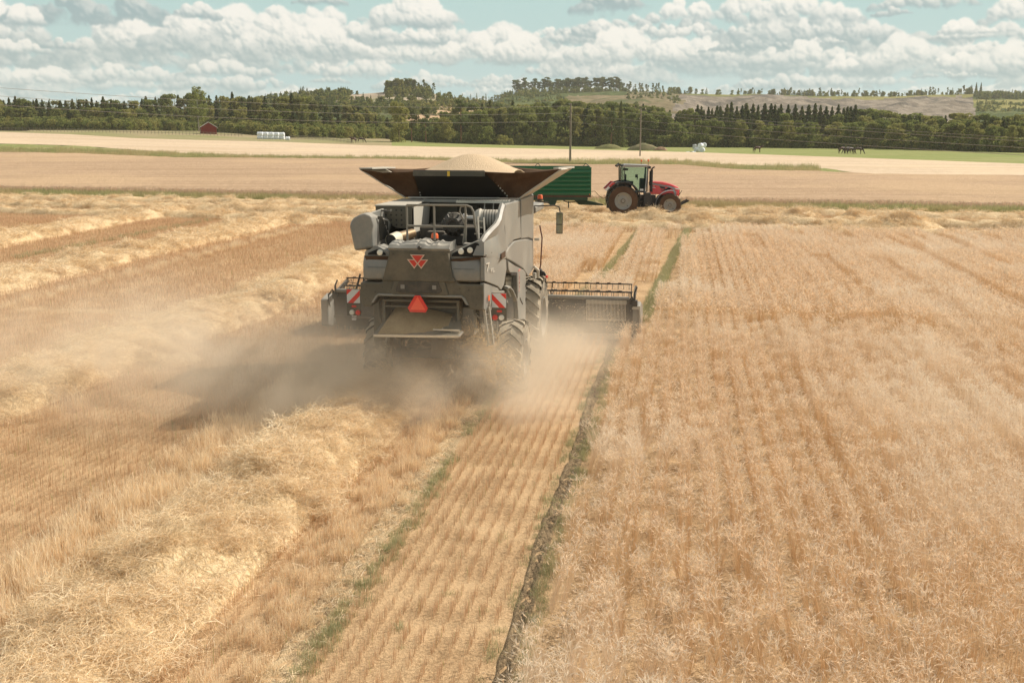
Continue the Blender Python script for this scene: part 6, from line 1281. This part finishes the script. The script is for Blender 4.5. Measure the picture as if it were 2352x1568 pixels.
prM = interp([(-300, 250), (0, 248), (300, 250), (520, 246), (800, 258), (900, 276), (1000, 282), (1060, 258), (1200, 244), (1400, 246), (1500, 256), (1700, 258), (1900, 262), (2100, 276), (2352, 282), (2700, 285)])
prF = interp([(-300, 272), (0, 268), (300, 268), (520, 272), (700, 285), (900, 292), (1000, 280), (1050, 262), (1110, 250), (1200, 248), (1300, 246), (1420, 252), (1500, 262), (1580, 274), (1700, 280), (1900, 280), (2100, 285), (2352, 292), (2700, 292)])
FG = []
def kind_at(px, row):
    r = rng.random()
    if row == 0:
        if px < 880: return 'bush' if r < .75 else 'broad'
        if px < 1600: return 'broad' if r < .72 else ('spruce' if r < .88 else 'bush')
        if px < 1950: return 'broad' if r < .75 else 'spruce'
        return 'broad'
    if row == 1:
        if px < 340: return 'broad' if r < .7 else 'spruce'
        if px < 900: return 'spruce' if r < .6 else 'broad'
        if px < 1600: return 'broad' if r < .6 else 'spruce'
        if px < 1980: return 'spruce' if r < .85 else 'broad'
        return 'broad' if r < .9 else 'spruce'
    if px < 330: return 'spruce' if r < .75 else 'broad'
    if px < 880: return 'broad' if r < .45 else ('spruce' if r < .8 else 'pine')
    if px < 1600: return 'pine' if r < .25 else ('broad' if r < .75 else 'spruce')
    if px < 1990: return 'spruce'
    return 'broad' if r < .8 else 'spruce'
for row, (prf, dd, step_) in enumerate(((prF, 6, 22), (prM, 20, 20), (prT, 38, 15))):
    px = -150.0
    while px < 2500:
        px += step_ * rng.uniform(.6, 1.4) * (1 if row < 2 else (.8 if 1600 < px < 2000 or px < 340 else 1.1))
        k = kind_at(px, row); E0 = at(px, lineE(px)); Y = E0[1] + dd + rng.uniform(-6, 6); top = prf(px) + rng.normal(0, 2.5 if k != 'spruce' else 3.5) - (1.5 if k == 'spruce' and row == 2 else 0) + (16 if (k == 'bush' and row == 0) else 0)
        q = atY(px, top, Y); hn = {'spruce': rng.uniform(11, 15), 'broad': rng.uniform(9, 13), 'bush': rng.uniform(4, 6.5), 'pine': rng.uniform(12, 15)}[k]
        zb = q[2] - hn; gz = float(hz(q[0], Y)) - .2
        if row == 0 or zb < gz: zb = gz; hn = max(3.0, q[2] - gz)
        FG.append((q[0], Y, zb)); tree(k, (q[0], Y, zb), hn, rng.uniform(.85, 1.2) * (12 / hn if k == 'spruce' and hn < 9 else 1) * (1.15 if k == 'broad' and hn < 8 else 1), *LAB[k])
# rising floor of the forest under the rear rows
xs = np.arange(-900, 3000, 40); rows = []
for px in xs:
    E0 = at(px, lineE(px)); pts = [(E0[1] - 1, float(hz(E0[0], E0[1])) - .1)]
    for prf, dd, hn in ((prF, 6, 0), (prM, 22, 12.5), (prT, 42, 12.5), (prT, 80, 14)):
        Y = E0[1] + dd; q = atY(px, prf(px), Y); pts.append((Y, max(float(hz(q[0], Y)) - .2, q[2] - hn) if hn else float(hz(q[0], Y)) - .2))
    for Y, z in pts: rows.append((atY(px, 300, Y)[0], Y, z))
M_floor = soil_mat('forest_floor', (.03, .035, .015), (.07, .075, .03), (.12, .10, .05), .4, .3)
me = fast_mesh('forest_floor', rows, grid_faces(len(xs), 5), mats=(M_floor,)); tag(link(bpy.data.objects.new('forest_floor', me)), kind='structure')
# dark undergrowth: masses of low leaves between the trunks
UG = []
for px in np.arange(-250, 2600, 3.0):
    E0 = at(px, lineE(px)); 
    for d in (3, 9, 16, 26, 36): UG.append((*atY(px + rng.uniform(-3, 3), 320, E0[1] + d + rng.uniform(-2, 4))[:2], float(hz(E0[0], E0[1])) - .2 + d * .09))
C_und = source_collection('undergrowth_clump', [broad(3.2, 2.2, 500, 480 + i, L_bro, .0, .28) for i in range(3)]); n = len(UG)
tag(scatter('undergrowth', UG, rng.uniform(0, 6.28, n), rng.uniform(.5, 1.1, n), rng.integers(0, 3, n), C_und), kind='stuff')
# the tall birch by the shed and single trees that stand out
q = at(457, 303); top = atY(457, 191, q[1])[2]; hb = top - q[2]
e = empty('birch_tree', q, .4); e.scale = (1.0, 1.0, 1.0); tag(e, 'tall pale green birch towering over the forest next to the red shed', 'birch')
o = link(bpy.data.objects.new('crown', birch(hb, 4.9, 9000, 507))); o.parent = e
o = link(bpy.data.objects.new('trunk', trunk(hb, .22, P_birch, 77, .01, 9))); o.parent = e
q = at(488, 306); tree('bush', (q[0], q[1] - 3.5, q[2]), 2.9, .45, 'small slim bush growing in front of the red wall of the shed', 'bush', None)
for px, top, Yd, kd, lb in ((944, 241, 330, 'pine', 'left pine of the pair that stands before the ochre hillside field'), (977, 243, 330, 'pine', 'right pine of the pair that stands before the ochre hillside field'), (1058, 220, 330, 'pine', 'tall flat topped pine right of the ochre hillside field'), (914, 236, 322, 'broad', 'tree at the left border of the ochre hillside field'),
                            (1427, 232, 316, 'spruce', 'pointed spruce against the brown hillside left of the farther pole'), (1405, 237, 318, 'pine', 'pine against the brown hillside beside the pointed spruce')):
    q = atY(px, top, Yd); tree(kd, (q[0], Yd, q[2] - 13.5), 13.5, .62 if kd == 'spruce' else .8, lb, 'tree', None)
# ---------------------------------------------------------------- hills
def hill(name, top, foot, px0, px1, Yt, Yf, mat, nz=3.0, zone=None, mats=None, nr=22, st=6):
    xs = np.arange(px0, px1 + 1, st); rows = []; mi = []
    for px in xs:
        A = atY(px, foot(px), Yf); B = atY(px, top(px), Yt)
        for j in range(nr):
            s = j / (nr - 1); p_ = A + (B - A) * s; bul = math.sin(math.pi * s) ** 1; X, Y = p_[0], p_[1]
            rows.append((X, Y, p_[2] + bul * (nz * (fbm(X * .018, Y * .018, 7) - .35) * 2 + nz * .5 * (fbm(X * .09, Y * .09, 3) - .5))))
    for px in xs: q = atY(px, top(px), Yt); rows.append((q[0], Yt + 60, q[2] - 1))
    Fq = grid_faces(len(xs), nr); k = np.arange(len(xs) - 1); b0 = len(xs) * nr; Fq = np.vstack([Fq, np.stack([k * nr + nr - 1, b0 + k, b0 + k + 1, (k + 1) * nr + nr - 1], 1)])
    mi = None
    if zone:
        mi = []
        for f in Fq:
            P_ = np.mean([rows[i] for i in f], 0); x_, y_ = proj(P_[0], P_[1], P_[2]); mi.append(zone(float(x_), float(y_)))
    me = fast_mesh(name, rows, Fq, mats=mats or (mat,), matidx=mi); me.polygons.foreach_set('use_smooth', [True] * len(me.polygons)); return tag(link(bpy.data.objects.new(name, me)), kind='structure')
def slope_mat(name, a, b_, c_, sc_, v=(1, 1, .25)):
    m, t, b = material(name); p = geo_pos(t); mp = t.node('ShaderNodeMapping'); t.put(mp.inputs[0], p); mp.inputs['Scale'].default_value = v
    n1 = t.noise(mp.outputs[0], sc_, 5, .65); n2 = t.noise(p, sc_ * .25, 4, .6); c = t.mix(t.ss(n1, .35, .65), a, b_); c = t.mix(t.ss(n2, .50, .62), c, c_)
    bp = t.node('ShaderNodeBump'); bp.inputs['Strength'].default_value = 1; bp.inputs['Distance'].default_value = 2.5; t.put(bp.inputs['Height'], n1)
    setp(t, b, Base_Color=c, Roughness=1, Normal=bp.outputs[0]); b.inputs['Specular IOR Level'].default_value = 0; return m
M_sand = slope_mat('sandy_slope', (.34, .27, .20), (.46, .38, .29), (.22, .22, .12), .06); M_scrub = slope_mat('scrub_slope', (.18, .145, .085), (.25, .20, .125), (.11, .12, .055), .10)
M_quar = slope_mat('quarry_face', (.185, .155, .125), (.31, .26, .21), (.13, .115, .10), .13, (1, .5, .10)); M_wood = slope_mat('wooded_slope', (.06, .08, .035), (.11, .135, .055), (.13, .145, .06), .12); M_ochre = slope_mat('ochre_hill_field', (.44, .30, .19), (.52, .37, .24), (.40, .28, .18), .03); M_olive = slope_mat('olive_hill_field', (.20, .19, .07), (.28, .25, .10), (.17, .18, .07), .05)
topA = interp([(400, 262), (560, 243), (640, 230), (700, 221), (780, 219), (860, 214), (900, 210), (960, 210), (1000, 216), (1040, 232), (1100, 243), (1180, 250)]); footA = lambda p: 292
def zA(x, y):
    if 908 < x < 1125 and y > 237 + .25 * abs(x - 1000) ** .5: return 1
    if x < 770 - (y - 225) * 1.2 or y > 246 + (x - 800) * .05: return 2
    return 0
hill('wooded_hill', topA, footA, 400, 1190, 760, 520, None, 3.0, zA, (M_sand, M_ochre, M_wood))
topB = interp([(1080, 262), (1120, 244), (1160, 222), (1200, 212), (1300, 210), (1400, 210), (1500, 213), (1600, 216), (1680, 218), (1760, 217), (1900, 221), (2050, 222), (2200, 217), (2240, 215), (2352, 222), (2700, 226), (3000, 240)]); footB = lambda p: 292
def zB(x, y):
    if x < 1290 + (y - 210) * .8 or (x < 1440 and y < 220): return 0
    if x > 2235 + (y - 215) * .1: return 3 if 229 < y < 252 else 0
    if x < 1560 - (y - 215) * .2 + 20 * math.sin(y * .3): return 1
    if y < topB(x) + (5 if x > 1800 else 2.0) + 3 * math.sin(x * .02): return 3
    return 2
hill('quarry_hill', topB, footB, 1080, 3000, 1050, 640, None, 8.0, zB, (M_wood, M_scrub, M_quar, M_olive), 30, 5)
topC = interp([(-600, 262), (0, 250), (400, 250), (700, 240), (1000, 246), (1150, 232), (1300, 240), (3200, 262)])
hill('far_ridge', topC, lambda p: 290, -900, 3400, 1500, 1150, M_wood, 4.0, None, None, 8, 30)
def ridge(kind, px0, px1, st, Y, topf, hgt, lab, cat, grp, wf=.8, jit=1.5, sinkf=.0, hr=(.7, 1.15)):
    px = px0
    while px < px1:
        y0 = topf(px); B = atY(px, y0, Y); h = hgt * rng.uniform(*hr); tree(kind, (B[0] + rng.normal(0, 1), Y + rng.uniform(-6, 10), B[2] - .6 - sinkf), h, wf * rng.uniform(.8, 1.2), lab, cat, grp); px += st * rng.exponential(.5) + 1.4
ridge('pine', 1182, 1428, 4.2, 1046, topB, 12.5, 'pine of the straight row along the top of the long plateau hill', 'pine', 'pines in a row on the plateau hill', 1.25)
ridge('pine', 1428, 1520, 9, 1046, topB, 9.0, 'pine of the straight row along the top of the long plateau hill', 'pine', 'pines in a row on the plateau hill', .8)
ridge('broad', 1540, 1600, 7, 1046, topB, 6.5, 'small tree on the rim of the quarry', 'tree', 'small trees on the rim of the quarry', 1.1)
ridge('broad', 1710, 2235, 6.6, 1040, topB, 5.5, 'small tree on the rim of the quarry', 'tree', 'small trees on the rim of the quarry', 1.1, hr=(.35, 1.2))
ridge('pine', 1700, 2235, 26, 1040, topB, 8.5, 'thin pine on the rim of the quarry', 'pine', 'thin pines on the rim of the quarry', .6, hr=(.5, 1.1))
ridge('pine', 925, 995, 5.5, 752, topA, 8.5, 'pine of the grove on the small hilltop', 'pine', 'grove on the small hilltop', .85)
ridge('broad', 886, 935, 6, 748, topA, 8.6, 'round tree of the grove on the small hilltop', 'tree', 'round trees of the hilltop grove', 1.2)
ridge('broad', 690, 830, 8, 752, topA, 4.0, 'small tree on the low green ridge left of the hilltop grove', 'tree', 'trees on the low green ridge', 1.3)
ridge('spruce', 2236, 2250, 5, 1035, topB, 11, 'tall tree at the left end of the far right wood', 'spruce', 'tall trees ending the far right wood')
# distant woods that read as one mass
DW = []; 
def mass(px0, px1, y0, y1, Yf, Yt, yf, topf, n):
    for _ in range(n):
        px = rng.uniform(px0, px1); t_ = rng.random(); yt = topf(px); yy = y0(px) + (y1(px) - y0(px)) * t_; s = (yf - yy) / max(yf - yt, 1); A = atY(px, yf, Yf); B = atY(px, yt, Yt); DW.append(A + (B - A) * min(max(s, 0), 1))
mass(1150, 1300, lambda p: topB(p) + 2, lambda p: 262, 640, 1050, 292, topB, 420); mass(1300, 1440, lambda p: topB(p) + 2, lambda p: topB(p) + 9, 640, 1050, 292, topB, 110); mass(1440, 1560, lambda p: topB(p) + 2, lambda p: 262, 640, 1050, 292, topB, 130)
mass(2238, 2500, lambda p: 223, lambda p: 232, 640, 1050, 292, topB, 420); mass(2238, 2500, lambda p: 254, lambda p: 276, 640, 1050, 292, topB, 420); mass(1560, 2235, lambda p: topB(p) + 1, lambda p: topB(p) + 4, 640, 1050, 292, topB, 60)
mass(440, 800, lambda p: topA(p) + 1, lambda p: 270, 520, 760, 292, topA, 900); mass(885, 1000, lambda p: topA(p) + 1, lambda p: topA(p) + 18, 520, 760, 292, topA, 120); mass(1000, 1180, lambda p: topA(p) + 1, lambda p: 262, 520, 760, 292, topA, 160); mass(780, 1000, lambda p: 246, lambda p: 275, 520, 760, 292, topA, 200)
C_dw = source_collection('distant_crown', [conifer(9, 2.2, 380, 520 + i) for i in range(2)] + [broad(7, 2.6, 480, 530 + i, None, .03, .5) for i in range(3)]); n = len(DW)
tag(scatter('distant_woods', np.array(DW) - [0, 0, 1.5], rng.uniform(0, 6.28, n), rng.uniform(.6, 1.0, n), rng.integers(0, 5, n), C_dw), kind='stuff')
FR = []
for px in np.arange(-900, 3400, 7): B = atY(px, topC(px), 1500); FR.append(B - [0, 0, 2 - rng.uniform(0, 3)])
n = len(FR); tag(scatter('distant_woods', FR, rng.uniform(0, 6.28, n), rng.uniform(1, 1.6, n), rng.integers(0, 5, n), C_dw), kind='stuff')
print('TREES', NTREE)
# ---------------------------------------------------------------- straw and chaff thrown out at the back
def h2w(x, y, z): return (HO[0] + x * cT + y * sT, HO[1] - x * sT + y * cT, z)
FP = []
for k in range(230):
    s = rng.random() ** .8; x = .75 + 1.15 * s + rng.normal(0, .10 + .12 * s); y = -5.5 - .6 * s + rng.normal(0, .2); z = 1.72 - 1.15 * s * s + rng.normal(0, .06 + .10 * s); FP.append((x, y, max(z, .15)))
for k in range(45): FP.append((rng.uniform(-.7, 1.3), -6.0 + rng.normal(0, .35), rng.uniform(.15, 1.55)))
for k in range(60): FP.append((rng.uniform(1.6, 3.6), rng.uniform(-1, 2.0), rng.uniform(.2, 1.1)))
FP = np.array([h2w(*p_) for p_ in FP]); n = len(FP)
C_fly = source_collection('flying_straw', [straw_unit(.34, 8, .12, .006, .26, 600 + i, M_strw) for i in range(3)] + [straw_unit(.32, 34, .025, .006, .30, 610 + i, M_strw) for i in range(5)])
tag(scatter('flying_chaff', FP, np.stack([rng.normal(0, .8, n), rng.normal(0, .8, n), rng.uniform(0, 6.28, n)], 1), rng.uniform(.6, 1.4, n), np.where(rng.random(n) < .2, rng.integers(0, 3, n), rng.integers(3, 8, n)), C_fly), kind='stuff')
#      centre x, y, radii, strength, centre z, rotation of the puffs of dust
DUST = [(-4.4, 20.6, 2.4, 1.6, 1.1, .55, .4, .3), (-7.6, 22.3, 3.6, 2.5, 1.3, .36, .5, .2), (-2.3, 19.9, 1.9, 1.2, 1.05, .72, .45, 0), (-11.5, 25.0, 6.0, 4.0, 1.3, .065, .3, .4),
        (.9, 23.2, 1.0, 2.2, .85, .95, .35, -.16), (-.2, 20.9, 1.1, 1.2, .9, .85, .5, 0), (1.5, 25.5, 1.2, 2.0, .7, .40, .3, -.16), (-.75, 20.35, .75, .35, .30, 2.2, .95, 0)]
# ---------------------------------------------------------------- air and dust
sc.cycles.volume_step_rate = 0.5; sc.cycles.volume_max_steps = 256; sc.cycles.volume_bounces = 2
m, t, b = material('air'); t.n.remove(b); pv = t.node('ShaderNodeVolumePrincipled'); pv.inputs['Color'].default_value = (.86, .86, .80, 1); pv.inputs['Density'].default_value = .00015; pv.inputs['Anisotropy'].default_value = .2
t.l.new(pv.outputs[0], t.n['Material Output'].inputs['Volume'])
o = MB().box(-1500, 1500, -80, 1800, -2, 130).build('haze', m, smooth=False); tag(o, kind='stuff')
m, t, b = material('dust'); t.n.remove(b); pv = t.node('ShaderNodeVolumePrincipled'); pv.inputs['Color'].default_value = (.98, .87, .71, 1); pv.inputs['Anisotropy'].default_value = .1
p = geo_pos(t); sp = t.node('ShaderNodeSeparateXYZ'); t.put(sp.inputs[0], p)
n1 = t.noise(p, .42, 3, .6, .8); n2 = t.noise(p, 1.6, 1, .6, .3)
def puff(cx_, cy_, rx, ry, rz, amp, zc=0.0, rot=0.0):
    dx = t.m('SUBTRACT', sp.outputs[0], cx_); dy = t.m('SUBTRACT', sp.outputs[1], cy_); c, s = math.cos(rot), math.sin(rot)
    u = t.m('ADD', t.m('MULTIPLY', dx, c / rx), t.m('MULTIPLY', dy, s / rx)); v = t.m('ADD', t.m('MULTIPLY', dx, -s / ry), t.m('MULTIPLY', dy, c / ry)); w = t.m('DIVIDE', t.m('SUBTRACT', sp.outputs[2], zc), rz)
    q = t.m('ADD', t.m('ADD', t.m('MULTIPLY', u, u), t.m('MULTIPLY', v, v)), t.m('MULTIPLY', w, w)); return t.m('MULTIPLY', t.m('EXPONENT', t.m('MULTIPLY', q, -1.0)), amp)
fld = None
for a in DUST: 
    q = puff(*a); fld = q if fld is None else t.m('ADD', fld, q)
mod = t.m('ADD', t.m('MULTIPLY', t.ss(n1, .36, .66), 1.35), t.m('MULTIPLY', t.m('SUBTRACT', n2, .5), .7)); mod = t.m('MAXIMUM', mod, .0)
t.put(pv.inputs['Density'], t.m('MAXIMUM', t.m('SUBTRACT', t.m('MULTIPLY', fld, t.m('ADD', mod, .10)), .002), 0.0)); t.l.new(pv.outputs[0], t.n['Material Output'].inputs['Volume'])
o = MB().box(-21, 3.3, 13.5, 36, .002, 3.3).build('dust_cloud', m, smooth=False); tag(o, kind='stuff')
